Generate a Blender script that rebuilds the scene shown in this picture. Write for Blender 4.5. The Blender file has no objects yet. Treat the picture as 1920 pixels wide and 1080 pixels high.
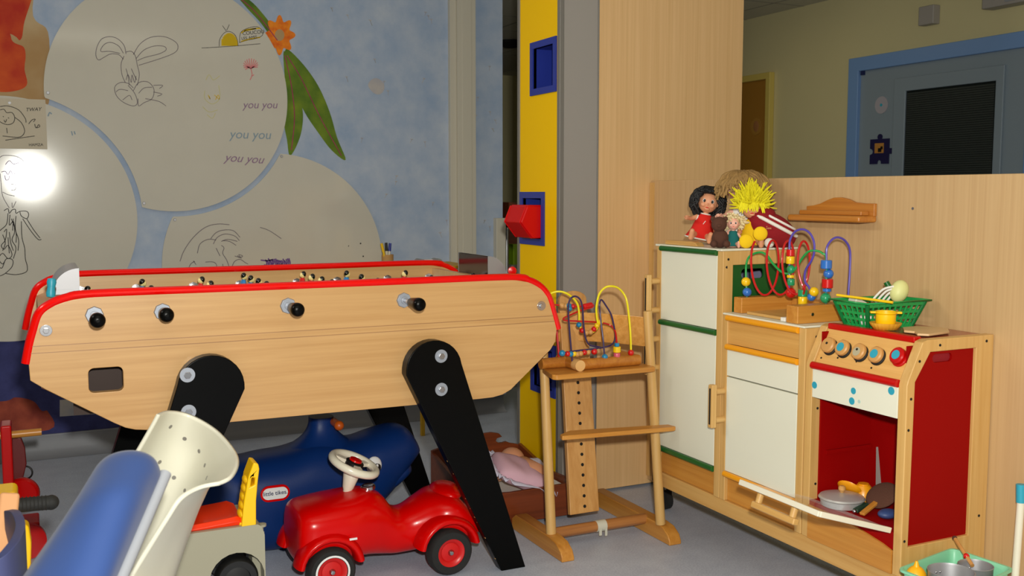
import bpy, bmesh, math, random
from mathutils import Vector, Matrix, Euler
random.seed(7)
sc = bpy.context.scene
COL = sc.collection
PI = math.pi
R = math.radians

# ------------------------------------------------------------------ camera
YAW, FPX, HZ, HC = R(25.6), 1900.0, 362.0, 1.22
PITCH = math.atan((540 - HZ) / FPX)
cd = bpy.data.cameras.new('camera')
cd.sensor_width = 36.0
cd.lens = 36.0 * FPX / 1920.0
cd.clip_start = 0.05
cd.dof.use_dof = True
cd.dof.focus_distance = 3.2
cd.dof.aperture_fstop = 7.5
cam = bpy.data.objects.new('camera', cd)
cam.location = (0, 0, HC)
cam.rotation_euler = (R(90) - PITCH, 0, -YAW)
COL.objects.link(cam)
sc.camera = cam

# ------------------------------------------------------------------ world, lights, exposure
w = bpy.data.worlds.new('world'); sc.world = w; w.use_nodes = True
w.node_tree.nodes['Background'].inputs[0].default_value = (1.0, .96, .88, 1)
w.node_tree.nodes['Background'].inputs[1].default_value = 0.30
def lamp(name, kind, loc, energy, color=(1, 1, 1), size=.1, aim=None, size_y=None, spread=180):
    d = bpy.data.lights.new(name, kind); d.energy = energy; d.color = color
    if kind == 'AREA':
        d.size = size; d.spread = R(spread)
        if size_y: d.shape = 'RECTANGLE'; d.size_y = size_y
    else: d.shadow_soft_size = size
    o = bpy.data.objects.new(name, d); o.location = loc
    if aim is not None:
        o.rotation_euler = (Vector(aim) - Vector(loc)).to_track_quat('-Z', 'Y').to_euler()
    COL.objects.link(o); return o
# the flash on the camera
fl = lamp('camera_flash', 'SPOT', (.05, -.02, 1.37), 285, (1, .985, .90), .035, (1.75, 3.5, .95))
fl.data.spot_size = R(140); fl.data.spot_blend = .5
# ceiling fluorescents of the room and the corridor, plus one added fill
lamp('room_light', 'AREA', (.4, 1.5, 2.44), 2.5, (1, .93, .78), 1.2, (.4, 1.5, 0), .3)
lamp('room_light', 'AREA', (.9, 3.9, 2.44), 1.5, (1, .93, .78), 1.2, (.9, 3.9, 0), .3)
lamp('room_light', 'AREA', (-1.3, 3.3, 2.42), 8.5, (1, .94, .84), 1.2, (2.3, 3.2, 1.0), .4, 80)  # added fill without a fixture, aimed sideways to brighten partition and kitchen fronts
lamp('corridor_light', 'AREA', (3.6, 5.2, 2.44), 2.6, (1, .88, .55), .6, (3.6, 5.2, 0), .6)
sc.view_settings.view_transform = 'Standard'
sc.view_settings.look = 'None'
sc.view_settings.exposure = 0.0
sc.view_settings.gamma = 1.0
sc.view_settings.use_curve_mapping = False

# ------------------------------------------------------------------ photograph pixel -> world point at a true distance
_cy, _sy = math.cos(YAW), math.sin(YAW)
FW = Vector((_sy * math.cos(PITCH), _cy * math.cos(PITCH), -math.sin(PITCH)))
RT = Vector((_cy, -_sy, 0)); UP = RT.cross(FW)
CO = Vector((0, 0, HC))
def ray(x, y): return FW + RT * ((x - 960) / FPX) - UP * ((y - 540) / FPX)
def PD(x, y, d): return CO + ray(x, y) * d
def PX(x, y, v): r = ray(x, y); return CO + r * (v / r.x)
def PY(x, y, v): r = ray(x, y); return CO + r * (v / r.y)
def PZ(x, y, v): r = ray(x, y); return CO + r * ((v - HC) / r.z)

# ------------------------------------------------------------------ materials
def lin(c):
    def f(v):
        v /= 255.0
        return v / 12.92 if v <= .04045 else ((v + .055) / 1.055) ** 2.4
    return (f(c[0]), f(c[1]), f(c[2]), 1)
def mat(name, c, rough=.5, metal=0, spec=.5, trans=0, alpha=1, coat=0, vary=0.0, vscale=20, sheen=0, bump=0, bscale=200, emit=None, estr=0):
    m = bpy.data.materials.new(name); m.use_nodes = True
    nt = m.node_tree; b = nt.nodes['Principled BSDF']
    b.inputs['Base Color'].default_value = lin(c)
    b.inputs['Roughness'].default_value = rough
    b.inputs['Metallic'].default_value = metal
    b.inputs['Specular IOR Level'].default_value = spec
    b.inputs['Transmission Weight'].default_value = trans
    b.inputs['Alpha'].default_value = alpha
    b.inputs['Coat Weight'].default_value = coat
    b.inputs['Sheen Weight'].default_value = sheen
    tc = nt.nodes.new('ShaderNodeTexCoord')
    if vary > 0:
        n = nt.nodes.new('ShaderNodeTexNoise'); n.inputs['Scale'].default_value = vscale; n.inputs['Detail'].default_value = 5
        nt.links.new(tc.outputs['Object'], n.inputs['Vector'])
        mx = nt.nodes.new('ShaderNodeMix'); mx.data_type = 'RGBA'
        c1 = [max(0, v * (1 - vary)) for v in c]; c2 = [min(255, v * (1 + vary)) for v in c]
        mx.inputs['A'].default_value = lin(c1); mx.inputs['B'].default_value = lin(c2)
        nt.links.new(n.outputs['Fac'], mx.inputs['Factor']); nt.links.new(mx.outputs['Result'], b.inputs['Base Color'])
    if bump > 0:
        n2 = nt.nodes.new('ShaderNodeTexNoise'); n2.inputs['Scale'].default_value = bscale; n2.inputs['Detail'].default_value = 3
        nt.links.new(tc.outputs['Object'], n2.inputs['Vector'])
        bp = nt.nodes.new('ShaderNodeBump'); bp.inputs['Strength'].default_value = bump; bp.inputs['Distance'].default_value = .002
        nt.links.new(n2.outputs['Fac'], bp.inputs['Height']); nt.links.new(bp.outputs['Normal'], b.inputs['Normal'])
    return m
def wood(name, c1, c2, axis='z', rough=.4, scale=9, stretch=18, coat=.15):
    m = bpy.data.materials.new(name); m.use_nodes = True
    nt = m.node_tree; b = nt.nodes['Principled BSDF']
    b.inputs['Roughness'].default_value = rough; b.inputs['Coat Weight'].default_value = coat; b.inputs['Coat Roughness'].default_value = .25
    tc = nt.nodes.new('ShaderNodeTexCoord'); mp = nt.nodes.new('ShaderNodeMapping')
    s = [scale * stretch / 3.0] * 3; s['xyz'.index(axis)] = scale / 6.0
    mp.inputs['Scale'].default_value = s
    nt.links.new(tc.outputs['Object'], mp.inputs['Vector'])
    n = nt.nodes.new('ShaderNodeTexNoise'); n.inputs['Scale'].default_value = 1.0; n.inputs['Detail'].default_value = 7; n.inputs['Roughness'].default_value = .62; n.inputs['Distortion'].default_value = .5
    nt.links.new(mp.outputs['Vector'], n.inputs['Vector'])
    cr = nt.nodes.new('ShaderNodeValToRGB'); cr.color_ramp.elements[0].position = .32; cr.color_ramp.elements[1].position = .68
    cr.color_ramp.elements[0].color = lin(c1); cr.color_ramp.elements[1].color = lin(c2)
    nt.links.new(n.outputs['Fac'], cr.inputs['Fac']); nt.links.new(cr.outputs['Color'], b.inputs['Base Color'])
    return m
M = {}
M['beech_x'] = wood('beech table', (194, 148, 92), (209, 165, 109), 'x', .36)
M['beech_z'] = wood('beech panel', (190, 154, 108), (202, 168, 122), 'z', .45, 6, 40)
M['beech_col'] = wood('pale beech laminate', (222, 178, 122), (234, 192, 138), 'z', .45, 6, 40)
M['pine_z'] = wood('pine frame', (202, 156, 88), (216, 174, 108), 'z')
M['pine_y'] = wood('pine rail', (200, 150, 80), (214, 170, 102), 'y')
M['pine_x'] = wood('pine side', (200, 152, 84), (214, 172, 106), 'x')
M['honey_x'] = wood('honey wood', (188, 120, 42), (208, 146, 64), 'x')
M['honey_y'] = wood('honey wood lengthwise', (188, 120, 42), (208, 146, 64), 'y')
M['honey_z'] = wood('honey wood upright', (190, 134, 70), (210, 158, 94), 'z')
M['amber'] = wood('amber wood', (170, 100, 32), (194, 126, 46), 'y')
M['dark_wood'] = wood('reddish brown wood', (104, 46, 20), (130, 60, 28), 'x', .35)
M['red_plastic'] = mat('red plastic', (210, 2, 1), .24, spec=.25, coat=.08)
M['rail_red'] = mat('bright red rail', (236, 6, 2), .22, spec=.3, coat=.1)
M['red_paint'] = mat('red paint', (190, 4, 4), .34, spec=.3, coat=.1)
M['red_board'] = mat('red board', (146, 1, 1), .6, spec=.12)
M['red_bin'] = mat('red bin plastic', (210, 2, 4), .4, spec=.25)
M['white_lam'] = mat('white laminate', (230, 229, 210), .35, spec=.3, vary=.01, vscale=4)
M['white_board'] = mat('whiteboard enamel', (208, 204, 192), .095, vary=.02, vscale=6, spec=.5)
M['white_pl'] = mat('white plastic', (232, 226, 206), .25, coat=.3)
M['cream'] = mat('cream plastic', (208, 205, 188), .3)
M['pan_metal'] = mat('pale tin', (190, 188, 186), .3, .35)
M['green_paint'] = mat('green paint', (16, 92, 34), .35, coat=.2)
M['green_board'] = mat('dark green board', (10, 84, 26), .5)
M['green_pl'] = mat('green basket plastic', (20, 150, 72), .35)
M['orange_paint'] = mat('orange paint', (240, 160, 20), .35, coat=.2)
M['black_gloss'] = mat('black lacquer', (5, 5, 5), .3, spec=.12)
M['black'] = mat('black', (14, 14, 15), .45)
M['rubber'] = mat('black rubber', (26, 26, 26), .75, bump=.3)
M['dark'] = mat('dark gap', (18, 14, 10), .9)
M['steel'] = mat('steel', (190, 190, 194), .22, 1)
M['alu'] = mat('brushed aluminium', (166, 166, 170), .48, .6)
M['zinc'] = mat('zinc plated steel', (158, 164, 176), .45, .35)
M['blue_pl'] = mat('navy blue plastic', (8, 44, 104), .4, spec=.25, bump=.15, bscale=400)
M['blue_paint'] = mat('blue niche paint', (34, 52, 150), .45)
M['blue_fabric'] = mat('blue vinyl fabric', (43, 67, 120), .65, spec=.25, sheen=.1, vary=.03, vscale=8)
M['grey_rim'] = mat('pale grey piping', (142, 145, 152), .5)
M['grey_pl'] = mat('grey plastic', (158, 154, 134), .4)
M['yellow_panel'] = mat('yellow panel', (248, 198, 0), .5, spec=.12)
M['yellow_pl'] = mat('yellow plastic', (248, 196, 10), .35)
M['orange_pl'] = mat('orange red plastic', (236, 52, 8), .3, coat=.2)
M['grey_panel'] = mat('grey panel', (158, 152, 146), .5)
M['grey_trim'] = mat('grey aluminium trim', (132, 128, 122), .45, .3)
M['wall_cream'] = mat('corridor paint', (206, 196, 150), .7, vary=.02, vscale=2)
M['ceil'] = mat('ceiling tile', (200, 196, 180), .85)
M['blue_door'] = mat('blue door paint', (132, 146, 158), .45)
M['blue_frame'] = mat('blue door frame paint', (116, 152, 204), .4)
M['yellow_frame'] = mat('yellow door frame paint', (206, 184, 96), .45)
M['orange_door'] = mat('orange door paint', (160, 112, 40), .5)
M['duct'] = mat('pale duct plastic', (206, 200, 184), .5)
M['teal'] = mat('teal paint', (46, 160, 186), .4)
M['skin'] = mat('doll skin', (226, 158, 118), .5)
M['skin_pale'] = mat('pale doll skin', (240, 180, 158), .5)
M['hair_black'] = mat('black doll hair', (12, 11, 14), .6)
M['hair_tan'] = mat('tan doll hair', (150, 116, 66), .7, vary=.2, vscale=60)
M['hair_yel'] = mat('lemon yellow wool', (228, 216, 22), .8, vary=.1, vscale=60)
M['hair_blond'] = mat('blond curls', (226, 206, 158), .6, vary=.12, vscale=60)
M['felt_yel'] = mat('yellow felt', (240, 196, 10), .9)
M['plush_brown'] = mat('brown plush', (84, 50, 36), .95, bump=.6, bscale=300)
M['plush_red'] = mat('dark red plush', (140, 8, 22), .9, bump=.4, bscale=300)
M['white_cloth'] = mat('white cloth', (234, 230, 222), .9)
M['red_cloth'] = mat('red cloth', (216, 26, 14), .85)
M['teal_cloth'] = mat('teal cloth', (14, 106, 104), .85)
M['pink_cloth'] = mat('pink quilt cloth', (222, 178, 192), .9, vary=.03)
M['lace'] = mat('lilac lace', (208, 204, 222), .9)
M['mint'] = mat('mint plastic', (136, 210, 170), .4)
M['pencil'] = mat('marker line', (116, 106, 114), .8)
M['ink'] = mat('black marker line', (34, 30, 30), .8)
M['purple'] = mat('purple marker', (104, 64, 140), .8)
M['lilac'] = mat('lilac marker', (150, 120, 150), .8)
M['bluepen'] = mat('pale blue marker', (140, 160, 176), .8)
M['pinkpen'] = mat('pink marker', (222, 130, 134), .8)
M['yelpen'] = mat('yellow marker', (226, 190, 20), .8)
M['palepen'] = mat('faded yellow marker', (206, 200, 128), .8)
M['paper'] = mat('drawing paper', (206, 196, 176), .85)
M['wire_red'] = mat('red wire', (196, 14, 18), .3, coat=.3)
M['wire_purple'] = mat('purple wire', (86, 70, 170), .3, coat=.3)
M['wire_indigo'] = mat('indigo wire', (52, 36, 84), .3, coat=.3)
M['wire_green'] = mat('green wire', (22, 158, 70), .3, coat=.3)
M['wire_yellow'] = mat('yellow wire', (240, 222, 20), .3, coat=.3)
M['b_red'] = mat('red bead', (206, 12, 14), .3, coat=.4)
M['b_yel'] = mat('yellow bead', (244, 198, 14), .3, coat=.4)
M['b_blue'] = mat('blue bead', (42, 110, 196), .3, coat=.4)
M['b_cyan'] = mat('turquoise bead', (26, 130, 176), .3, coat=.4)
M['b_green'] = mat('green bead', (30, 150, 96), .3, coat=.4)
M['b_pink'] = mat('pink bead', (214, 90, 110), .3, coat=.4)
M['b_wood'] = mat('bare wood bead', (204, 150, 84), .45)
M['eye_white'] = mat('eye white', (236, 236, 236), .3)
M['navy'] = mat('navy lettering', (18, 30, 84), .5)
def glass_mat(name, c, rough=.03, alpha=.25):
    m = mat(name, c, rough, alpha=alpha); return m
M['acrylic'] = glass_mat('clear acrylic', (235, 235, 232), .06, .14)
M['glass_dark'] = mat('dark glass', (26, 32, 32), .2)
# the mural: mottled sky blue that turns to navy ground near the floor
def mural():
    m = bpy.data.materials.new('blue mural'); m.use_nodes = True
    nt = m.node_tree; b = nt.nodes['Principled BSDF']; b.inputs['Roughness'].default_value = .75
    tc = nt.nodes.new('ShaderNodeTexCoord')
    geo = nt.nodes.new('ShaderNodeNewGeometry')
    def noise(sc_, det):
        n = nt.nodes.new('ShaderNodeTexNoise'); n.inputs['Scale'].default_value = sc_; n.inputs['Detail'].default_value = det; n.inputs['Roughness'].default_value = .65
        nt.links.new(geo.outputs['Position'], n.inputs['Vector']); return n
    n1 = noise(5.5, 8)
    cr = nt.nodes.new('ShaderNodeValToRGB'); e = cr.color_ramp.elements
    e[0].position = .3; e[0].color = lin((152, 174, 206)); e[1].position = .72; e[1].color = lin((192, 202, 218))
    nt.links.new(n1.outputs['Fac'], cr.inputs['Fac'])
    n2 = noise(9, 6)
    cr2 = nt.nodes.new('ShaderNodeValToRGB'); e = cr2.color_ramp.elements
    e[0].position = .3; e[0].color = lin((34, 38, 92)); e[1].position = .75; e[1].color = lin((62, 66, 128))
    nt.links.new(n2.outputs['Fac'], cr2.inputs['Fac'])
    sep = nt.nodes.new('ShaderNodeSeparateXYZ'); nt.links.new(geo.outputs['Position'], sep.inputs[0])
    n3 = noise(2.5, 3)
    ad = nt.nodes.new('ShaderNodeMath'); ad.operation = 'MULTIPLY_ADD'; ad.inputs[1].default_value = .16
    nt.links.new(n3.outputs['Fac'], ad.inputs[0]); nt.links.new(sep.outputs['Z'], ad.inputs[2])
    ax = nt.nodes.new('ShaderNodeMath'); ax.operation = 'MULTIPLY_ADD'; ax.inputs[1].default_value = .22
    nt.links.new(sep.outputs['X'], ax.inputs[0]); nt.links.new(ad.outputs[0], ax.inputs[2])
    mr = nt.nodes.new('ShaderNodeMapRange'); mr.inputs['From Min'].default_value = .66; mr.inputs['From Max'].default_value = .78
    nt.links.new(ax.outputs[0], mr.inputs['Value'])
    mx = nt.nodes.new('ShaderNodeMix'); mx.data_type = 'RGBA'
    nt.links.new(mr.outputs[0], mx.inputs['Factor']); nt.links.new(cr2.outputs['Color'], mx.inputs['A']); nt.links.new(cr.outputs['Color'], mx.inputs['B'])
    nt.links.new(mx.outputs['Result'], b.inputs['Base Color'])
    return m
M['mural'] = mural()
def patchy(name, c1, c2, scale, rough=.75):
    m = bpy.data.materials.new(name); m.use_nodes = True
    nt = m.node_tree; b = nt.nodes['Principled BSDF']; b.inputs['Roughness'].default_value = rough
    g = nt.nodes.new('ShaderNodeNewGeometry'); n = nt.nodes.new('ShaderNodeTexNoise'); n.inputs['Scale'].default_value = scale; n.inputs['Detail'].default_value = 7
    nt.links.new(g.outputs['Position'], n.inputs['Vector'])
    cr = nt.nodes.new('ShaderNodeValToRGB'); e = cr.color_ramp.elements
    e[0].position = .32; e[0].color = lin(c1); e[1].position = .68; e[1].color = lin(c2)
    nt.links.new(n.outputs['Fac'], cr.inputs['Fac']); nt.links.new(cr.outputs['Color'], b.inputs['Base Color'])
    return m
M['rock'] = patchy('painted orange rock', (186, 36, 10), (224, 96, 30), 7)
M['rock_dark'] = patchy('painted dark red rock', (120, 34, 20), (168, 74, 48), 14)
M['ochre'] = patchy('painted ochre haze', (176, 140, 92), (196, 170, 130), 4)
M['leaf'] = patchy('painted leaf green', (64, 104, 16), (122, 146, 30), 9)
M['bloom'] = patchy('painted orange bloom', (226, 96, 6), (250, 150, 20), 30)
M['magenta'] = patchy('painted magenta', (150, 30, 84), (176, 60, 100), 20)
M['moon'] = patchy('painted pale disc', (170, 170, 182), (196, 190, 186), 12)
def vinyl():
    m = bpy.data.materials.new('grey blue vinyl floor'); m.use_nodes = True
    nt = m.node_tree; b = nt.nodes['Principled BSDF']; b.inputs['Roughness'].default_value = .42
    g = nt.nodes.new('ShaderNodeNewGeometry')
    n = nt.nodes.new('ShaderNodeTexNoise'); n.inputs['Scale'].default_value = 160; n.inputs['Detail'].default_value = 4
    n2 = nt.nodes.new('ShaderNodeTexNoise'); n2.inputs['Scale'].default_value = 14; n2.inputs['Detail'].default_value = 4
    for q in (n, n2): nt.links.new(g.outputs['Position'], q.inputs['Vector'])
    ad = nt.nodes.new('ShaderNodeMath'); ad.operation = 'MULTIPLY_ADD'; ad.inputs[1].default_value = .45
    nt.links.new(n2.outputs['Fac'], ad.inputs[0]); nt.links.new(n.outputs['Fac'], ad.inputs[2])
    cr = nt.nodes.new('ShaderNodeValToRGB'); e = cr.color_ramp.elements
    e[0].position = .5; e[0].color = lin((170, 178, 198)); e[1].position = .95; e[1].color = lin((198, 206, 222))
    nt.links.new(ad.outputs[0], cr.inputs['Fac']); nt.links.new(cr.outputs['Color'], b.inputs['Base Color'])
    return m
M['vinyl'] = vinyl()

# ------------------------------------------------------------------ mesh builder
def axes(d):
    d = Vector(d).normalized()
    a = Vector((0, 0, 1)) if abs(d.z) < .9 else Vector((1, 0, 0))
    u = d.cross(a).normalized(); v = d.cross(u).normalized()
    return d, u, v
def spline(pts, k=6, closed=False):
    P = [Vector(p) for p in pts]; n = len(P); out = []
    rng = range(n) if closed else range(n - 1)
    for i in rng:
        if closed: a, b, c, d = P[i - 1], P[i], P[(i + 1) % n], P[(i + 2) % n]
        else: a, b, c, d = P[max(i - 1, 0)], P[i], P[i + 1], P[min(i + 2, n - 1)]
        for j in range(k):
            t = j / k
            out.append(.5 * ((2 * b) + (c - a) * t + (2 * a - 5 * b + 4 * c - d) * t * t + (3 * b - a - 3 * c + d) * t ** 3))
    if not closed: out.append(P[-1])
    return out
class MB:
    def __init__(s): s.bm = bmesh.new(); s.mi = 0
    def m(s, i): s.mi = i; return s
    def V(s, ps): return [s.bm.verts.new(p) for p in ps]
    def F(s, vs):
        try: f = s.bm.faces.new(vs); f.material_index = s.mi; return f
        except ValueError: return None
    def bx(s, x0, x1, y0, y1, z0, z1, T=None):
        ps = [Vector((x, y, z)) for z in (z0, z1) for y in (y0, y1) for x in (x0, x1)]
        if T is not None: ps = [T @ p for p in ps]
        v = s.V(ps)
        for q in ((0, 2, 3, 1), (4, 5, 7, 6), (0, 1, 5, 4), (2, 6, 7, 3), (0, 4, 6, 2), (1, 3, 7, 5)): s.F([v[i] for i in q])
        return s
    def bar(s, p0, p1, w_, t_, up=(0, 0, 1)):
        p0, p1 = Vector(p0), Vector(p1); d = (p1 - p0).normalized(); u = Vector(up).cross(d)
        if u.length < 1e-4: u = Vector((1, 0, 0)).cross(d)
        u.normalize(); v = d.cross(u)
        a = []
        for p in (p0, p1): a.append(s.V([p + u * (sx * w_ / 2) + v * (sy * t_ / 2) for sx, sy in ((-1, -1), (1, -1), (1, 1), (-1, 1))]))
        s.F(a[0][::-1]); s.F(a[1])
        for i in range(4): s.F([a[0][i], a[0][(i + 1) % 4], a[1][(i + 1) % 4], a[1][i]])
        return s
    def rings(s, rs, caps=True, closed=False):
        vr = [s.V(r) for r in rs]; n = len(vr[0])
        for i in range(len(vr) if closed else len(vr) - 1):
            A, B = vr[i], vr[(i + 1) % len(vr)]
            for j in range(n): s.F([A[j], A[(j + 1) % n], B[(j + 1) % n], B[j]])
        if caps and not closed: s.F(vr[0][::-1]); s.F(vr[-1])
        return s
    def cyl(s, p0, p1, r0, r1=None, n=20, caps=True):
        r1 = r0 if r1 is None else r1
        p0, p1 = Vector(p0), Vector(p1); d, u, v = axes(p1 - p0)
        c = [(math.cos(2 * PI * j / n), math.sin(2 * PI * j / n)) for j in range(n)]
        return s.rings([[p + u * (a * r) + v * (b * r) for a, b in c] for p, r in ((p0, r0), (p1, r1))], caps)
    def lathe(s, prof, o=(0, 0, 0), axis=(0, 0, 1), n=24, caps=True, wave=0, wn=0):
        o = Vector(o); d, u, v = axes(axis)
        rs = []
        for r, h in prof:
            ring = []
            for j in range(n):
                a = 2 * PI * j / n; rr = r * (1 + wave * math.cos(wn * a)) if wn else r
                ring.append(o + d * h + u * (math.cos(a) * max(rr, 1e-5)) + v * (math.sin(a) * max(rr, 1e-5)))
            rs.append(ring)
        return s.rings(rs, caps)
    def tube(s, path, r, n=10, closed=False, k=0, ry=None, up=None):
        P = spline(path, k, closed) if k else [Vector(p) for p in path]
        N = len(P); rs = []; u = None
        for i in range(N):
            if closed: t = P[(i + 1) % N] - P[i - 1]
            else: t = P[min(i + 1, N - 1)] - P[max(i - 1, 0)]
            if t.length < 1e-9: t = Vector((0, 0, 1))
            t.normalize()
            if up is not None: u = Vector(up) - t * Vector(up).dot(t)
            elif u is None: u = axes(t)[1]
            else: u = u - t * u.dot(t)
            if u.length < 1e-6: u = axes(t)[1]
            u.normalize(); v = t.cross(u)
            rr = r(i / (N - 1)) if callable(r) else r
            r2 = ry if ry else rr
            rs.append([P[i] + u * (math.cos(2 * PI * j / n) * r2) + v * (math.sin(2 * PI * j / n) * rr) for j in range(n)])
        return s.rings(rs, True, closed)
    def sph(s, c, r, n=18, m=11, T=None):
        c = Vector(c); r = (r, r, r) if isinstance(r, (int, float)) else r
        rs = []
        for i in range(1, m):
            a = PI * i / m
            ring = []
            for j in range(n):
                b = 2 * PI * j / n
                p = Vector((r[0] * math.sin(a) * math.cos(b), r[1] * math.sin(a) * math.sin(b), r[2] * math.cos(a)))
                ring.append(c + (T @ p if T is not None else p))
            rs.append(ring)
        vr = [s.V(q) for q in rs]
        top = Vector((0, 0, r[2])); bot = -top
        vt, vb = s.V([c + (T @ top if T is not None else top), c + (T @ bot if T is not None else bot)])
        for i in range(len(vr) - 1):
            for j in range(n): s.F([vr[i][j], vr[i + 1][j], vr[i + 1][(j + 1) % n], vr[i][(j + 1) % n]])
        for j in range(n):
            s.F([vt, vr[0][j], vr[0][(j + 1) % n]]); s.F([vb, vr[-1][(j + 1) % n], vr[-1][j]])
        return s
    def prism(s, poly, ax, a0, a1, holes=()):
        def P(q, a): return (a, q[0], q[1]) if ax == 'x' else (q[0], a, q[1]) if ax == 'y' else (q[0], q[1], a)
        if not holes:
            A = s.V([P(q, a0) for q in poly]); B = s.V([P(q, a1) for q in poly]); n = len(poly)
            s.F(A[::-1]); s.F(B)
            for i in range(n): s.F([A[i], A[(i + 1) % n], B[(i + 1) % n], B[i]])
            return s
        loops = [poly] + list(holes); VA = [s.V([P(q, a0) for q in l]) for l in loops]; ed = []
        for l in VA:
            for i in range(len(l)): ed.append(s.bm.edges.new((l[i], l[(i + 1) % len(l)])))
        g = bmesh.ops.triangle_fill(s.bm, use_beauty=True, use_dissolve=False, edges=ed)
        fs = [f for f in g['geom'] if isinstance(f, bmesh.types.BMFace)]
        VB = [s.V([P(q, a1) for q in l]) for l in loops]; mp = {}
        for a, b in zip(VA, VB):
            for i, j in zip(a, b): mp[i] = j
        for f in fs:
            f.material_index = s.mi; s.F([mp[v] for v in reversed(f.verts)])
        for a, b in zip(VA, VB):
            n = len(a)
            for i in range(n): s.F([a[i], a[(i + 1) % n], b[(i + 1) % n], b[i]])
        return s
    def grid(s, rows):
        vr = [s.V(r) for r in rows]
        for i in range(len(vr) - 1):
            for j in range(len(vr[0]) - 1): s.F([vr[i][j], vr[i][j + 1], vr[i + 1][j + 1], vr[i + 1][j]])
        return s
    def torus(s, c, Rr, r, ax=(0, 0, 1), n=28, k=10):
        d, u, v = axes(ax); c = Vector(c)
        return s.tube([c + u * (math.cos(2 * PI * i / n) * Rr) + v * (math.sin(2 * PI * i / n) * Rr) for i in range(n)], r, k, True)
    def stroke(s, pts, wd, plane_y, k=4, th=.0012):          # a flat marker line lying on the wall plane
        P = spline([(p[0], plane_y, p[1]) for p in pts], k) if len(pts) > 2 else [Vector((p[0], plane_y, p[1])) for p in pts]
        rs = []
        for i in range(len(P)):
            t = P[min(i + 1, len(P) - 1)] - P[max(i - 1, 0)]
            if t.length < 1e-9: t = Vector((1, 0, 0))
            t.normalize(); nn = Vector((-t.z, 0, t.x)) * (wd / 2)
            rs.append([P[i] - nn, P[i] + nn, P[i] + nn + Vector((0, -th, 0)), P[i] - nn + Vector((0, -th, 0))])
        return s.rings(rs)
ORG = {}
def build(name, mb, mats, parent=None, bevel=0, ang=38, sub=0, seg=2, solid=0, recalc=True, base=None):
    bm = mb.bm
    if recalc: bmesh.ops.recalc_face_normals(bm, faces=bm.faces)
    if parent is not None: off = ORG[parent]
    elif base is not None: off = Vector(base)
    else:
        xs = [v.co for v in bm.verts]
        off = Vector(((min(p.x for p in xs) + max(p.x for p in xs)) / 2, (min(p.y for p in xs) + max(p.y for p in xs)) / 2, min(p.z for p in xs)))
    if off.length: bmesh.ops.translate(bm, verts=bm.verts, vec=-off)
    me = bpy.data.meshes.new(name); bm.to_mesh(me); bm.free()
    for m_ in (mats if isinstance(mats, (list, tuple)) else [mats]): me.materials.append(M[m_] if isinstance(m_, str) else m_)
    me.shade_smooth(); me.set_sharp_from_angle(angle=R(ang))
    o = bpy.data.objects.new(name, me); COL.objects.link(o)
    if parent is not None: o.parent = parent
    else: o.location = off
    ORG[o] = off
    if solid: q = o.modifiers.new('solid', 'SOLIDIFY'); q.thickness = solid; q.offset = 0
    if sub: q = o.modifiers.new('sub', 'SUBSURF'); q.levels = sub; q.render_levels = sub
    if bevel: q = o.modifiers.new('bevel', 'BEVEL'); q.width = bevel; q.segments = seg; q.limit_method = 'ANGLE'; q.angle_limit = R(40); q.harden_normals = True
    return o
def tag(o, label, cat, group=None):
    o['label'] = label; o['category'] = cat
    if group: o['group'] = group
    return o
def thing(name, label, cat, loc, group=None, rotz=None):
    o = bpy.data.objects.new(name, None); COL.objects.link(o); o.empty_display_size = .05
    o.location = loc
    if rotz is not None: o.rotation_euler = (0, 0, rotz); ORG[o] = Vector((0, 0, 0))     # its parts are modelled in local space
    else: ORG[o] = Vector(loc)
    return tag(o, label, cat, group)
def struct(o): o['kind'] = 'structure'; return o
def kids(o): return [c for c in bpy.data.objects if c.parent == o]
def copy_tree(o, parent=None):
    c = o.copy(); COL.objects.link(c)
    if parent: c.parent = parent
    for ch in kids(o): copy_tree(ch, c)
    return c
def text_mesh(name, body, size, origin, ux, uy, material, parent, shear=0, align='LEFT', ext=.0006, bold=0.0):
    cu = bpy.data.curves.new(name, 'FONT'); cu.body = body; cu.size = size; cu.shear = shear; cu.align_x = align; cu.extrude = ext; cu.offset = bold
    tmp = bpy.data.objects.new(name, cu); COL.objects.link(tmp)
    bpy.context.view_layer.update()
    me = bpy.data.meshes.new_from_object(tmp.evaluated_get(bpy.context.evaluated_depsgraph_get()))
    bpy.data.objects.remove(tmp)
    ux, uy = Vector(ux).normalized(), Vector(uy).normalized(); uz = ux.cross(uy)
    T = Matrix(((ux.x, uy.x, uz.x, 0), (ux.y, uy.y, uz.y, 0), (ux.z, uy.z, uz.z, 0), (0, 0, 0, 1)))
    off = ORG[parent]
    for v in me.vertices: v.co = T @ v.co + Vector(origin) - off
    me.materials.clear(); me.materials.append(M[material]); me.name = name
    o = bpy.data.objects.new(name, me); COL.objects.link(o); o.parent = parent; ORG[o] = off
    return o

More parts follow.
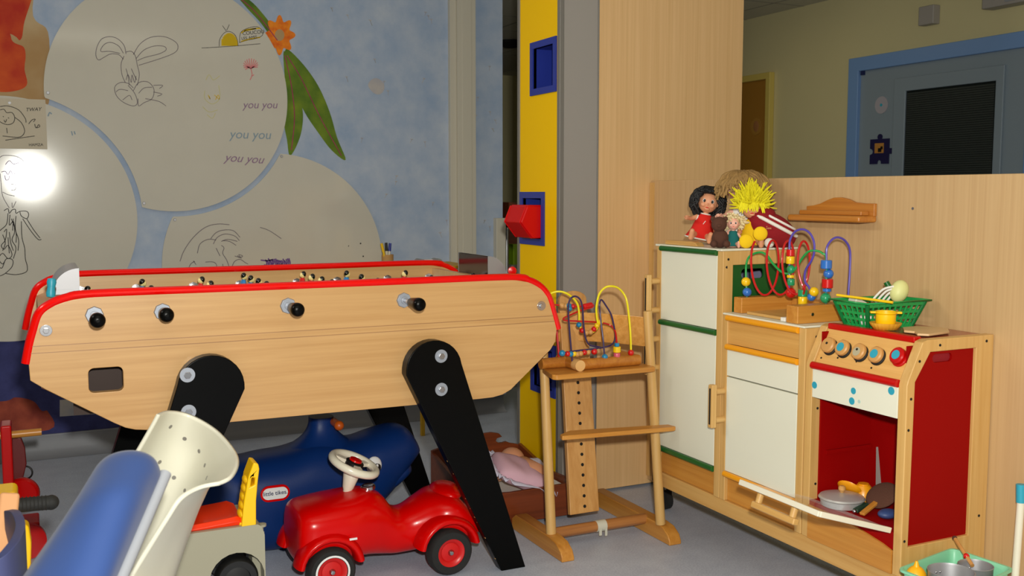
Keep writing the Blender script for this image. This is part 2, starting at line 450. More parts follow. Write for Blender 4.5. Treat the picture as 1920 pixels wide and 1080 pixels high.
# ================================================================== THE ROOM
WY = 5.10                        # mural wall
XW = 2.30                        # half-height partition
XC = 4.755                       # far corridor wall
b = MB(); b.bx(-3, 5, -1.2, 10, -.05, 0); struct(build('floor', b, 'vinyl', base=(0, 0, 0)))
b = MB(); b.bx(-3, 5, -1.2, 10, 2.466, 2.52); ceil = struct(build('ceiling', b, 'ceil', base=(0, 0, 2.466)))
b = MB()
for i in range(12): b.bx(2.4, 4.755, -.2 + .6 * i + 2, -.192 + .6 * i + 2, 2.4645, 2.4665)
for i in range(4): b.bx(2.7 + .6 * i, 2.708 + .6 * i, 1, 9.9, 2.4645, 2.4665)
build('tile_joint', b, 'grey_trim', ceil)
b = MB(); b.bx(-3, 2.386, WY, WY + .12, 0, 2.466); wb = struct(build('wall_back', b, 'mural', base=(-.3, WY, 0)))
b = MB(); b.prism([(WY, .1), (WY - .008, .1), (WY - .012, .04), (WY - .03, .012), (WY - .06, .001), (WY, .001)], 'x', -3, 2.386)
struct(build('baseboard_back', b, mat('shaded skirting vinyl', (128, 130, 138), .5)))  # same vinyl as the floor, colour darkened to put shade on the cove
b = MB(); b.bx(-3, 2.386, WY - .010, WY, .1, .106); struct(build('trim_1', b, 'grey_rim'))
b = MB(); b.bx(XC, XC + .1, -1.2, 10, 0, 2.466); wr = struct(build('wall_right', b, 'wall_cream', base=(XC, 4, 0)))
b = MB(); b.bx(-3, 5, 9.9, 10, 0, 2.466); struct(build('wall_far', b, 'wall_cream'))
b = MB(); b.bx(-3.1, -3, -1.2, 10, 0, 2.466); struct(build('wall_left', b, 'wall_cream'))
# cable duct on the mural wall
b = MB(); b.bx(2.065, 2.10, WY - .03, WY, .1, 2.466); b.bx(2.10, 2.205, WY - .05, WY, .1, 2.466); b.bx(2.125, 2.18, WY - .053, WY - .05, .1, 2.466)
struct(build('trim_2', b, 'duct', bevel=.003))
b = MB(); b.bx(2.328, 2.386, WY - .045, WY, .1, 1.083)
struct(build('trim_3', b, 'duct', bevel=.004))
b = MB(); b.bx(2.0, 2.386, WY - .05, WY - .02, .1, .2); struct(build('trim_4', b, 'vinyl', bevel=.004))

# ---- pictures painted straight onto the mural wall
def wp(x, y, Y=WY): p = PY(x, y, Y); return (p.x, p.z)
def paint(name, px, m, Y=WY, k=5, th=.001):
    P = spline([(wp(*q)[0], 0, wp(*q)[1]) for q in px], k, True) if k else [Vector((wp(*q)[0], 0, wp(*q)[1])) for q in px]
    b = MB(); b.prism([(p.x, p.z) for p in P], 'y', Y - th, Y - .0001); return build(name, b, m, wb)
paint('painted_haze', [(-120, -60), (50, -60), (62, 30), (90, 60), (92, 140), (88, 200), (40, 186), (-120, 190)], 'ochre', th=.0006)
paint('painted_rock', [(-150, -80), (80, -80), (62, -10), (46, 40), (38, 75), (10, 60), (-150, 20)], 'rock', th=.0012)
paint('painted_rock', [(-150, 0), (0, 48), (24, 78), (44, 88), (48, 105), (46, 130), (50, 160), (20, 172), (-30, 170), (-150, 160)], 'rock', th=.0016)
paint('painted_rock', [(-60, 812), (-60, 760), (10, 752), (30, 745), (62, 752), (78, 770), (90, 772), (92, 806)], 'rock_dark', th=.0012)
paint('painted_cloud', [(112, 750), (170, 745), (180, 776), (112, 781)], 'moon', th=.001, k=0)
paint('painted_disc', [(690, 160), (697, 149), (708, 147), (719, 156), (720, 168), (712, 177), (700, 174)], 'moon')
# a plain painted plant: one orange bloom and long green leaves with pale ribs
paint('painted_leaf', [(440, -14), (470, 2), (496, 30), (514, 56), (526, 84), (512, 74), (488, 42), (462, 14)], 'leaf', th=.0012)
paint('painted_leaf', [(536, 92), (566, 118), (596, 160), (618, 210), (632, 258), (648, 300), (622, 282), (596, 248), (572, 212), (552, 170), (538, 130)], 'leaf', th=.0014)
paint('painted_leaf', [(532, 96), (548, 126), (560, 170), (568, 216), (562, 258), (544, 292), (538, 262), (533, 232), (536, 190), (534, 150)], 'leaf', th=.0018)
c = (524, 66)
paint('painted_bloom', [(c[0] + (25 + 5 * math.cos(8 * a)) * math.cos(a), c[1] + (32 + 6 * math.cos(8 * a)) * math.sin(a)) for a in [2 * PI * i / 64 for i in range(64)]], 'bloom', th=.0022, k=0)
paint('painted_bloom', [(c[0] + 9 * math.cos(a), c[1] + 11 * math.sin(a)) for a in [2 * PI * i / 20 for i in range(20)]], 'ochre', th=.0028, k=0)
b = MB()
for l in ([(538, 104), (566, 150), (600, 220), (640, 292)], [(534, 104), (546, 160), (552, 220), (546, 282)], [(446, -6), (480, 24), (520, 76)]): b.stroke([wp(*q) for q in l], .004, WY - .0018)
build('painted_rib', b, 'magenta', wb)
b = MB(); rnd = random.Random(3)
for i in range(46):
    x = rnd.uniform(600, 930); y = rnd.uniform(10, 470)
    if 838 < x < 890 or (x < 720 and y > 280): continue
    px = wp(x, y); a = rnd.uniform(-.6, .6); L = rnd.uniform(.012, .026)
    e = (px[0] + math.sin(a) * L, px[1] - math.cos(a) * L)
    b.m(1 if rnd.random() < .3 else 0).stroke([px, e], .0022, WY, 1)
    b.m(0)
    for q in (-.9, -.3, .4, 1.0): b.stroke([px, (px[0] + math.sin(q) * .011, px[1] + math.cos(q) * .008)], .002, WY, 1)
build('painted_seeds', b, ['moon', 'grey_panel'], wb)

# ---- three round whiteboards
BR = .55; C1, C2, C3 = (.648, 1.683), (-.074, 1.10), (1.13, .866)
def disc(c, cuts, n=120):
    pts = []
    for i in range(n * 4):
        a = 2 * PI * i / (n * 4); p = Vector((c[0] + BR * math.cos(a), c[1] + BR * math.sin(a)))
        q = p
        for k in cuts:
            kc = Vector(k); d = p - kc
            if d.length < .575:          # slide along the radius from the own centre until the cut circle is met
                o = Vector(c); lo, hi = 0.0, 1.0
                for _ in range(30):
                    mid = (lo + hi) / 2
                    if (o + (p - o) * mid - kc).length < .575: hi = mid
                    else: lo = mid
                q = o + (p - o) * lo
        pts.append((q.x, q.y))
    return pts
BY = WY - .014
def board(label, c, cuts, screws):
    b = MB(); b.prism(disc(c, cuts), 'y', BY, WY - .004)
    o = build('whiteboard', b, 'white_board'); tag(o, label, 'whiteboard', 'round whiteboards on the mural wall')
    s = MB()
    for q in screws:
        x, z = wp(*q, BY); s.cyl((x, BY + .001, z), (x, BY - .004, z), .008, .006, 14)
    build('screw', s, 'alu', o); return o
wb1 = board('large round whiteboard at the top with a long-eared rabbit drawing', C1, [C2], [(90, 174), (270, 381)])
wb2 = board('round whiteboard cut by the left picture edge with bright flash glare', C2, [], [(18, 193)])
wb3 = board('lower round whiteboard behind the football table with purple scribble', C3, [C1], [(328, 412), (528, 293)])
def doodle(name, parent, m, lines, wd=.0022, k=4, Y=None):
    b = MB()
    for l in lines: b.stroke([wp(*q, BY) for q in l], wd, (BY if Y is None else Y), k)
    return build(name, b, m, parent)
def zz(x0, y0, s): return lambda pts: [(x0 + p[0] / s, y0 + p[1] / s) for p in pts]
z4 = zz(0, 0, 4.0)
doodle('rabbit_drawing', wb1, 'pencil', [z4(l) for l in (
    [(945, 405), (930, 340), (880, 290), (820, 275), (760, 295), (725, 360), (720, 420), (740, 450), (780, 430), (830, 405), (890, 410), (925, 445)],
    [(925, 400), (890, 345), (830, 318), (780, 335), (755, 385), (820, 385), (900, 400)],
    [(1000, 410), (1050, 330), (1130, 280), (1230, 275), (1310, 310), (1335, 350), (1310, 395), (1200, 440), (1040, 490)],
    [(1020, 440), (1080, 375), (1160, 345), (1230, 348), (1245, 375), (1190, 405), (1090, 430), (1030, 455)],
    [(945, 390), (985, 385), (1015, 420), (1030, 490), (1045, 560), (1030, 640)], [(930, 420), (908, 480), (915, 560), (940, 620)],
    [(945, 515), (960, 570), (970, 640)], [(985, 515), (1005, 560), (1025, 600)], [(945, 600), (960, 560), (985, 620), (990, 560), (1010, 620), (1020, 570)],
    [(1000, 660), (960, 625), (900, 620), (860, 655), (875, 720), (930, 770), (1000, 795), (1030, 770), (1010, 700), (960, 640)],
    [(1000, 680), (1040, 620), (1110, 615), (1155, 670), (1140, 740), (1080, 770), (1040, 795), (1035, 740)],
    [(870, 690), (900, 670), (960, 680)], [(920, 750), (970, 715), (990, 750)], [(1150, 640), (1220, 640), (1195, 665)], [(1150, 690), (1215, 705), (1180, 722)], [(1090, 740), (1190, 760), (1245, 795)], [(1040, 700), (1080, 660), (1140, 655)])], .0026)
doodle('flower_drawing', wb1, 'pinkpen', [z4(l) for l in ([(1880, 510), (1890, 560), (1875, 600)], [(1890, 570), (1905, 560)])] +
       [[(470 + 14 * math.cos(a), 122 - 14 * math.sin(a) * .9), (470 + 3 * math.cos(a), 127 + 2 * math.sin(a))] for a in [i * PI / 9 - .3 for i in range(13)]], .004)
doodle('sun_drawing', wb1, 'yelpen', [[(414 + i * 2.5, 86), (414 + i * 2.5, 86 - math.sqrt(max(0, 16 ** 2 - (i * 2.5 - 16) ** 2)) * 1.5)] for i in range(14)], .0072, 1)
doodle('sun_drawing', wb1, 'ink', [[(411, 87), (412, 74), (420, 62), (430, 59), (440, 65), (445, 76), (446, 86)], [(378, 90), (430, 87), (488, 82)], [(424, 58), (417, 48)], [(425, 57), (430, 46)]], .0022)
doodle('speech_bubble', wb1, 'yelpen', [[(452, 62), (462, 56), (476, 54), (488, 53)], [(452, 78), (470, 73), (488, 70)], [(458, 58), (480, 53.5)]], .006)
doodle('speech_bubble', wb1, 'ink', [[(449, 80), (451, 62), (462, 54), (480, 50), (491, 56), (492, 66), (480, 72), (460, 76), (449, 80)]], .0022)
def wtext(name, body, px, size, m, parent, tilt=0, shear=.0, Y=None):
    x, z = wp(*px, BY); a = R(tilt)
    return text_mesh(name, body, size, (x, (BY if Y is None else Y) - .0008, z), (math.cos(a), 0, math.sin(a)), (-math.sin(a), 0, math.cos(a)), m, parent, shear)
wtext('lettering', 'COUCOU', (455, 66), .024, 'ink', wb1, 9)
wtext('lettering', 'LES AMIS', (453, 75), .020, 'ink', wb1, 10)
wtext('lettering', 'you you', (455, 203), .052, 'lilac', wb1, 2, .25)
wtext('lettering', 'you you', (430, 259), .062, 'bluepen', wb1, 0, .2)
wtext('lettering', 'you you', (420, 302), .058, 'lilac', wb1, -3, .4)
doodle('faded_drawing', wb1, 'palepen', [[(386, 150), (392, 140), (400, 150), (412, 142)], [(384, 170), (384, 185), (398, 195), (412, 184), (410, 160)], [(380, 200), (392, 210), (408, 206)], [(388, 215), (398, 222), (404, 212)]], .0022)
doodle('faded_drawing', wb1, 'yelpen', [[(390, 178), (394, 186), (392, 180)], [(402, 178), (411, 186), (409, 178), (404, 187)]], .003)
# princess drawing on the left board
z5 = zz(0, 260, 4.0)
doodle('princess_drawing', wb2, 'pencil', [z5(l) for l in ([(-60, 240), (0, 140), (60, 125), (140, 140), (200, 190)], [(0, 260), (8, 330), (20, 430), (70, 520)], [(20, 400), (60, 420), (110, 430)], [(185, 200), (186, 280)], [(90, 480), (95, 520), (120, 470)], [(80, 340), (120, 350), (110, 385), (85, 385)])], .0024)
doodle('princess_drawing', wb2, 'purple', [z5(l) for l in ([(10, 250), (40, 245), (60, 270), (80, 240), (100, 275), (120, 245), (140, 270), (170, 245), (190, 270)], [(35, 275), (45, 310), (65, 305), (70, 280)], [(130, 285), (140, 320), (160, 315), (160, 285)], [(40, 195), (70, 165), (100, 190), (140, 180)])], .0026)
doodle('princess_drawing', wb2, 'ink', [z5(l) for l in ([(30, 540), (60, 525), (70, 560), (90, 535), (115, 530), (120, 560), (150, 545), (200, 545), (215, 570), (200, 600), (160, 580), (150, 550)],
    [(200, 600), (250, 680), (300, 745)], [(170, 600), (230, 690), (285, 755), (310, 755)], [(60, 560), (50, 640), (10, 680), (0, 690)], [(75, 570), (70, 650), (100, 620), (110, 700), (90, 760), (120, 820), (100, 900)],
    [(120, 580), (115, 680), (140, 760), (135, 840)], [(160, 620), (165, 740), (185, 820), (190, 900), (205, 960), (195, 1000), (120, 1020), (40, 1010)], [(30, 700), (50, 680), (40, 760), (10, 800), (30, 830), (60, 800), (90, 870), (60, 900), (20, 860), (-10, 900), (20, 940), (50, 900), (95, 910), (90, 960), (40, 1010), (0, 1030)],
    [(20, 720), (40, 780), (20, 840)], [(70, 700), (80, 780), (100, 840)], [(-10, 960), (15, 970), (35, 920)], [(60, 740), (70, 860)], [(100, 600), (95, 690)], [(85, 600), (120, 700), (120, 780)])], .003)
doodle('green_mark', wb2, 'bluepen', [[(90, 218), (93, 211), (97, 214)], [(134, 246), (136, 254)], [(139, 246), (141, 252)]], .005)
# drawing sheet stuck to the left board
x0, z0 = wp(-90, 277, BY); x1, z1 = wp(85, 187, BY)
b = MB(); b.bx(x0, x1, BY - .003, BY - .0005, z0, z1); sheet = build('drawing_sheet', b, 'paper'); tag(sheet, 'beige paper sheet with an ink bird drawing on left whiteboard', 'drawing')
doodle('bird_drawing', sheet, 'ink', [z4(l) for l in ([(0, 800), (60, 795), (140, 825), (190, 890), (195, 920)], [(0, 825), (30, 820), (50, 845), (90, 845), (110, 880), (100, 920), (60, 935), (10, 920), (-20, 890)], [(30, 900), (40, 918), (50, 895)],
    [(110, 880), (160, 920), (185, 980), (165, 1020), (120, 1030), (20, 1020)], [(50, 960), (55, 1000)], [(40, 1052), (120, 1040), (260, 1020)], [(215, 930), (240, 900), (265, 895), (250, 915)], [(260, 930), (270, 960), (290, 935), (298, 950), (275, 960)], [(22, 872), (28, 878)], [(60, 882), (68, 888)])], .0026, Y=BY - .003)
wtext('lettering', 'TWAY', (48, 209), .022, 'ink', sheet, 5, .3, Y=BY - .003)
wtext('lettering', 'HAMZA', (54, 274), .017, 'ink', sheet, 2, 0, Y=BY - .003)
# lower board: big-haired figure and purple scribble
z6 = zz(280, 260, 4.0)
doodle('figure_drawing', wb3, 'pencil', [z6(l) for l in ([(230, 920), (260, 840), (330, 740), (420, 665), (510, 640), (600, 645)], [(830, 665), (900, 690), (990, 750)], [(360, 860), (380, 790), (440, 755), (500, 760)], [(460, 750), (500, 705), (560, 685), (630, 690), (680, 740)],
    [(480, 790), (510, 740), (570, 715), (640, 730), (675, 765)], [(540, 770), (590, 755), (660, 770)], [(550, 765), (600, 770), (650, 800)], [(540, 800), (560, 820), (550, 860), (580, 910), (600, 970)], [(500, 820), (530, 880)], [(290, 985), (310, 940), (340, 920)], [(330, 915), (350, 945)], [(420, 925), (480, 925), (505, 950), (495, 980)],
    [(550, 940), (555, 980)], [(620, 960), (640, 920), (680, 905), (720, 930), (740, 940)], [(640, 880), (680, 890), (700, 880), (670, 870), (690, 900)], [(660, 875), (675, 895)])], .003)
rp = random.Random(5)
doodle('purple_scribble', wb3, 'purple', [z6([(835, 910), (880, 915), (930, 905)]), z6([(860, 945), (920, 955), (1000, 940)])] + [z6([(870 + i * 11, 905 + rp.uniform(-8, 8)), (880 + i * 11, 930), (872 + i * 11 + rp.uniform(-8, 8), 955 + rp.uniform(-8, 10))]) for i in range(17)], .006)
doodle('ink_dot', wb3, 'ink', [[(675, 456), (677, 457)], [(680, 480), (682, 481)], [(687, 494), (689, 495)], [(653, 461), (654, 461.5)]], .007, 1)

# ---- full-height partition: yellow side with three niches, grey strip, beech front
PXL, PYF, PYB = 1.88, 3.495, 3.862
b = MB(); b.bx(2.05, 2.752, PYF, PYF + .03, .012, 2.466); wpart = struct(build('wall_partition', b, 'beech_col', base=(2.3, PYF, 0)))
b = MB(); b.bx(1.893, 2.047, PYF + .002, PYF + .03, .012, 2.466); build('grey_strip', b, 'grey_panel', wpart)
b = MB(); b.bx(2.722, 2.752, PYF + .03, PYB, .012, 2.466); b.bx(1.9, 2.722, PYB - .02, PYB, .012, 2.466); build('back_panel', b, 'grey_panel', wpart)
b = MB(); b.bx(2.047, 2.053, PYF - .003, PYF + .03, .012, 2.466); b.bx(1.877, 1.896, PYF - .004, PYF + .02, .012, 2.466); b.bx(1.877, 1.9, PYB - .018, PYB + .006, .012, 2.466); build('edge_trim', b, 'grey_trim', wpart, bevel=.002)
niches = [(3.52, 3.745, 1.613, 1.825), (3.617, 3.84, 1.008, 1.225), (3.517, 3.735, .402, .615)]
fr = .026
b = MB(); b.prism([(PYF + .012, .012), (PYB - .015, .012), (PYB - .015, 2.466), (PYF + .012, 2.466)], 'x', PXL, PXL + .012, [[(y0 + fr, z0 + fr), (y1 - fr, z0 + fr), (y1 - fr, z1 - fr), (y0 + fr, z1 - fr)] for y0, y1, z0, z1 in niches])
build('yellow_panel', b, 'yellow_panel', wpart)
for y0, y1, z0, z1 in niches:
    b = MB(); b.prism([(y0, z0), (y1, z0), (y1, z1), (y0, z1)], 'x', PXL - .006, PXL - .0005, [[(y0 + fr, z0 + fr), (y1 - fr, z0 + fr), (y1 - fr, z1 - fr), (y0 + fr, z1 - fr)]])
    a = (y0 + fr, y1 - fr, z0 + fr, z1 - fr); X0, X1 = PXL, PXL + .16
    for q in ((X0, X1, a[0] - .006, a[0], a[2], a[3]), (X0, X1, a[1], a[1] + .006, a[2], a[3]), (X0, X1, a[0], a[1], a[2] - .006, a[2]), (X0, X1, a[0], a[1], a[3], a[3] + .006), (X1, X1 + .006, a[0], a[1], a[2], a[3])): b.bx(*q)
    build('niche_box', b, 'blue_paint', wpart)
# ---- half-height partition behind the play kitchen
b = MB(); b.bx(XW, XW + .04, .2, PYF - .002, .03, 1.27); hw = struct(build('wall_low', b, 'beech_z', base=(XW, 2, 0), bevel=.002))
b = MB(); b.bx(XW - .008, XW + .0, PYF - .03, PYF - .006, .05, 1.262); build('end_trim', b, 'pine_z', hw)
b = MB()
for q in ((1712, 391), (1835, 790)): p = PX(*q, XW); b.cyl((XW + .001, p.y, p.z), (XW - .002, p.y, p.z), .004)
build('screw', b, 'steel', hw)
b = MB(); b.lathe([(.008, 0), (.037, .002), (.037, .026), (.008, .028)], (2.176, 3.2, .037), (1, .15, 0), 24); b.bx(2.15, 2.215, 3.17, 3.23, .11, .185); b.bx(2.17, 2.176, 3.185, 3.215, .03, .12); b.bx(2.206, 2.212, 3.185, 3.215, .03, .12)
build('caster', b, 'rubber', hw)

# ---- corridor: doors, small boxes on the wall
def door(name, y0, y1, top, fw, fm, lm):
    b = MB(); b.prism([(y0, 0), (y1, 0), (y1, top), (y0, top)], 'x', XC - .045, XC - .001, [[(y0 + fw, .004), (y1 - fw, .004), (y1 - fw, top - fw), (y0 + fw, top - fw)]])
    f = struct(build(name, b, fm, bevel=.004))
    b = MB(); b.bx(XC - .02, XC - .002, y0 + fw, y1 - fw, .01, top - fw); build('door_leaf', b, lm, f); return f
d1 = door('door_1', 3.57, 4.93, 2.06, .085, 'blue_frame', 'blue_door')
b = MB(); b.prism([(3.80, .9), (4.56, .9), (4.56, 1.90), (3.80, 1.90)], 'x', XC - .036, XC - .02, [[(3.85, .95), (4.47, .95), (4.47, 1.82), (3.85, 1.82)]]); build('window_frame', b, 'blue_door', d1, bevel=.004)
b = MB(); b.bx(XC - .026, XC - .021, 3.85, 4.47, .95, 1.82); build('window_pane', b, 'glass_dark', d1)
b = MB()
for i in range(68):
    z = .96 + i * .0125; b.bx(XC - .030, XC - .027, 3.86, 4.46, z, z + .0095)
build('blind', b, mat('dark blind slat', (44, 50, 48), .5), d1)
p = PX(1653, 197, XC - .021); b = MB(); b.m(0).cyl((XC - .021, p.y, p.z), (XC - .024, p.y, p.z), .052, n=28); b.m(1).cyl((XC - .024, p.y, p.z), (XC - .026, p.y, p.z), .009); cdisc = build('round_sticker', b, [mat('pale disc', (170, 166, 176), .3), 'teal'], None)
tag(cdisc, 'pale round disc with a teal centre on the blue door', 'sticker')
# navy jigsaw-shaped sign
p = PX(1650, 284, XC - .021); y, z = p.y, p.z; pts = []
def arc(cy_, cz_, r, a0, a1, n=9): return [(cy_ + r * math.cos(R(a0 + (a1 - a0) * i / n)), cz_ + r * math.sin(R(a0 + (a1 - a0) * i / n))) for i in range(n + 1)]
s_ = .076
pts = [(y - s_, z - s_), (y - s_ * .25, z - s_)] + arc(y, z - s_ + .008, .016, 200, -20) + [(y + s_ * .25, z - s_), (y + s_, z - s_), (y + s_, z - .02)] + arc(y + s_ - .008, z, .016, -110, -250)[::1] + [(y + s_, z + .02), (y + s_, z + s_), (y + .02, z + s_)] + arc(y, z + s_ + .012, .018, -40, 220) + [(y - .02, z + s_), (y - s_, z + s_), (y - s_, z + .02)] + arc(y - s_ - .012, z, .018, 50, 310) + [(y - s_, z - .02)]
b = MB(); b.m(0).prism(pts, 'x', XC - .028, XC - .021); b.m(1).bx(XC - .030, XC - .028, y - .036, y + .036, z - .01, z + .05); b.m(2).bx(XC - .031, XC - .030, y - .02, y + .008, z - .004, z + .02); b.bx(XC - .031, XC - .030, y - .03, y - .012, z + .012, z + .03)
puz = build('door_sign', b, [mat('navy card', (26, 22, 70), .5), mat('tan photo', (186, 130, 60), .5), 'black'], None); tag(puz, 'navy jigsaw-piece sign with a tan picture on the blue door', 'sign')
b = MB(); b.bx(XC - .035, XC - .02, 4.81, 4.835, 1.95, 1.985); build('hinge', b, 'navy', d1)
d2 = door('door_2', 5.68, 6.75, 2.06, .045, 'yellow_frame', 'orange_door')
b = MB(); p = PX(1418, 237, XC - .021); b.m(0).cyl((XC - .021, p.y, p.z), (XC - .023, p.y, p.z), .06, n=24); b.m(1).sph((XC - .023, p.y, p.z), (.003, .03, .04)); build('door_sticker', b, [mat('ochre disc', (168, 122, 50), .5), mat('dusty pink', (160, 108, 64), .5)], d2)
b = MB(); b.bx(XC - .022, XC - .02, 6.10, 6.26, .01, 1.98); build('pale_strip', b, 'grey_panel', d2)
b = MB(); b.bx(XC - .055, XC, 4.268, 4.377, 2.182, 2.289); t = build('alarm_box', b, 'grey_panel', None, bevel=.006); tag(t, 'small square grey box high on corridor wall left of the pair', 'alarm box')
b = MB(); b.bx(XC - .09, XC, 3.60, 3.915, 2.20, 2.34); t = build('wall_unit', b, 'grey_panel', None, bevel=.006); tag(t, 'grey wall unit at the top right edge above the blue door', 'wall unit')
b = MB(); b.bx(XC - .094, XC - .09, 3.63, 3.77, 2.215, 2.33); build('cover', b, 'grey_rim', t)
p = PZ(958, 77, 2.466); b = MB(); b.lathe([(.11, 0), (.11, -.02), (.06, -.05), (.01, -.055)], (p.x, min(p.y, 9.6), 2.4655)); t = build('smoke_detector', b, 'dark', None); tag(t, 'dark round smoke detector on the far ceiling beyond the doorway', 'smoke detector')
# things glimpsed through the narrow opening beside the yellow partition
p = PY(950, 430, 5.6); b = MB(); b.cyl((p.x, 5.6, 0), (p.x, 5.6, p.z + .0), .013, .013, 16); b.sph((p.x, 5.6, p.z), .014); t = build('metal_pole', b, 'steel'); tag(t, 'slim chrome pole standing in the opening behind the yellow partition', 'pole')
p = PY(967, 460, 5.9); b = MB(); b.bx(p.x - .05, p.x + .06, 5.9, 6.3, 0, 1.16); t = build('cabinet', b, 'dark_wood'); tag(t, 'brown wooden cabinet edge seen through the narrow opening', 'cabinet')
p = PY(957, 477, 5.8); q = PY(957, 463, 5.8)
b = MB(); b.bx(p.x - .02, p.x + .022, 5.72, 5.78, p.z - .06, q.z + .02); t = build('binder', b, mat('lime green', (150, 190, 20), .5)); tag(t, 'lime green binder glimpsed beside the brown cabinet', 'binder')
b = MB(); b.bx(p.x - .05, p.x + .03, 5.68, 5.9, 0, p.z - .0601); t = build('stand', b, 'grey_panel'); tag(t, 'narrow grey stand under the lime green binder', 'stand')

# ================================================================== FOOTBALL TABLE
FN, FF = 2.93, 3.698            # outer faces of the near and far side panels
ft = thing('football_table', 'beech table football game with red rails on black plank legs', 'football table', (.785, 3.314, 0))
top = [(1.568, .775), (1.552, .83), (1.535, .878), (1.51, .909), (1.47, .931), (1.40, .944), (.16, .944), (.09, .935), (.05, .921), (.022, .897), (.006, .85), (-.008, .77)]
bot = [(-.006, .727), (.03, .70), (.195, .594), (.225, .577), (.25, .569), (.28, .565), (1.29, .563), (1.335, .564), (1.37, .57), (1.40, .584), (1.545, .705), (1.562, .73)]
def rrect(x0, x1, z0, z1, r, n=5):
    out = []
    for cx, cz, a0 in ((x1 - r, z1 - r, 0), (x0 + r, z1 - r, 90), (x0 + r, z0 + r, 180), (x1 - r, z0 + r, 270)):
        out += [(cx + r * math.cos(R(a0 + 90 * i / n)), cz + r * math.sin(R(a0 + 90 * i / n))) for i in range(n + 1)]
    return out
b = MB(); b.prism(bot + top, 'y', FN, FN + .028, [rrect(.136, .224, .681, .748, .014)]); build('side_panel', b, 'beech_x', ft, bevel=.002)
b = MB(); b.prism(bot + top, 'y', FF - .028, FF); build('side_panel', b, 'beech_x', ft, bevel=.002)
rail = [(-.014, .772), (-.004, .82), (.006, .856), (.022, .902), (.05, .926), (.09, .941), (.16, .949), (.5, .949), (1.0, .949), (1.40, .949), (1.47, .937), (1.513, .914), (1.541, .88), (1.558, .83), (1.576, .772)]
for yc in (FN + .014, FF - .014):
    b = MB(); b.tube([(x, yc, z) for x, z in rail], .0125, 14, k=5, ry=.019, up=(0, 1, 0)); build('rail', b, 'rail_red', ft)
groove = wood('groove shade wood', (150, 110, 70), (170, 128, 86), 'x')
for z in (.8175, .799):
    b = MB(); b.bx(-.001 if z > .81 else -.002, 1.563, FN - .0012, FN + .001, z - .0009, z + .0009); build('groove', b, groove, ft)
# inside
b = MB(); b.bx(.135, 1.43, FN + .028, FF - .028, .79, .80); build('playfield', b, mat('green playing field', (40, 120, 60), .5), ft)
for x in (.12, 1.415):
    b = MB(); b.bx(x, x + .02, FN + .028, FF - .028, .76, .93); build('end_wall', b, 'beech_z', ft)
for s in (0, 1):
    b = MB(); P = [(.03, .872), (.14, .918), (.14, .93), (.022, .884)]
    if s: P = [(1.568 - x, z) for x, z in P]
    b.prism(P, 'y', FN + .028, FF - .028); build('end_cap', b, 'beech_z', ft, bevel=.001)
    b = MB(); P = [(.04, .74), (.055, .74), (.06, .875), (.045, .878)]
    if s: P = [(1.568 - x, z) for x, z in P]
    b.prism(P, 'y', FN + .028, FF - .028); build('end_board', b, 'beech_z', ft)
b = MB(); b.bx(.3, 1.28, FN + .028, FF - .028, .566, .576); b.prism([(.02, .70), (.21, .585), (.3, .566), (.3, .576), (.215, .597), (.03, .71)], 'y', FN + .028, FF - .028); b.prism([(1.548, .70), (1.39, .585), (1.28, .566), (1.28, .576), (1.385, .597), (1.54, .71)], 'y', FN + .028, FF - .028)
build('bottom_board', b, 'dark_wood', ft)
b = MB(); b.bx(.1, .26, FN + .12, FN + .13, .6, .78); build('ball_tray', b, mat('dark tray', (52, 30, 20), .6), ft)
# goal covers: quarter-round sheet metal hoods
for s in (0, 1):
    def fx(x): return 1.568 - x if s else x
    Y0, Y1, rr = 3.185, 3.45, .072; x1 = .134; zb = .931
    b = MB()
    arcp = [(fx(x1 - rr * math.sin(R(90 * i / 12))), zb + rr * math.cos(R(90 * i / 12))) for i in range(13)]
    for y in (Y0, Y1): b.prism([(fx(x1), zb)] + arcp, 'y', y, y + .0025)
    rows = [[(x, Y0, z), (x, Y1, z)] for x, z in arcp]; b.grid(rows)
    b.bx(min(fx(x1), fx(.058)), max(fx(x1), fx(.058)), Y0 - .004, Y0 + .002, zb - .002, zb + .012)
    g = build('goal_cover', b, 'alu', ft, ang=25)
    b = MB(); xx = fx(x1 - .001); b.bx(xx - .001, xx + .001, Y0 + .004, Y1 - .004, zb, zb + rr - .002); build('flap', b, mat('smoky flap', (70, 60, 58), .12, .6), g)
    b = MB(); x0 = fx(.062); b.tube([(x0, 3.15, zb - .012), (x0 + .006, 3.15, zb + .02), (x0 - .004, 3.15, zb + .032)], .003, 8, k=4); w_ = build('score_wire', b, 'steel', ft)
    b = MB(); xc = fx(.058)
    if s: b.lathe([(.002, -.009), (.014, -.007), (.016, 0), (.014, .007), (.002, .009)], (1.51, 3.15, .952), (.3, 1, 0), 18)
    else: b.lathe([(.002, -.028), (.011, -.026), (.013, -.015), (.0105, -.002), (.0105, .002), (.013, .016), (.011, .026), (.002, .028)], (xc, 3.15, .952), (.1, .1, 1), 18)
    build('score_counter', b, 'red_plastic' if s else 'teal', ft)
# hexagon bolts on the near panel
for x, z in ((.037, .858), (1.51, .853)):
    b = MB(); b.cyl((x, FN + .001, z), (x, FN - .003, z), .0155, n=24); b.cyl((x, FN - .003, z), (x, FN - .010, z), .008, n=6); build('bolt', b, 'steel', ft, bevel=.0008)
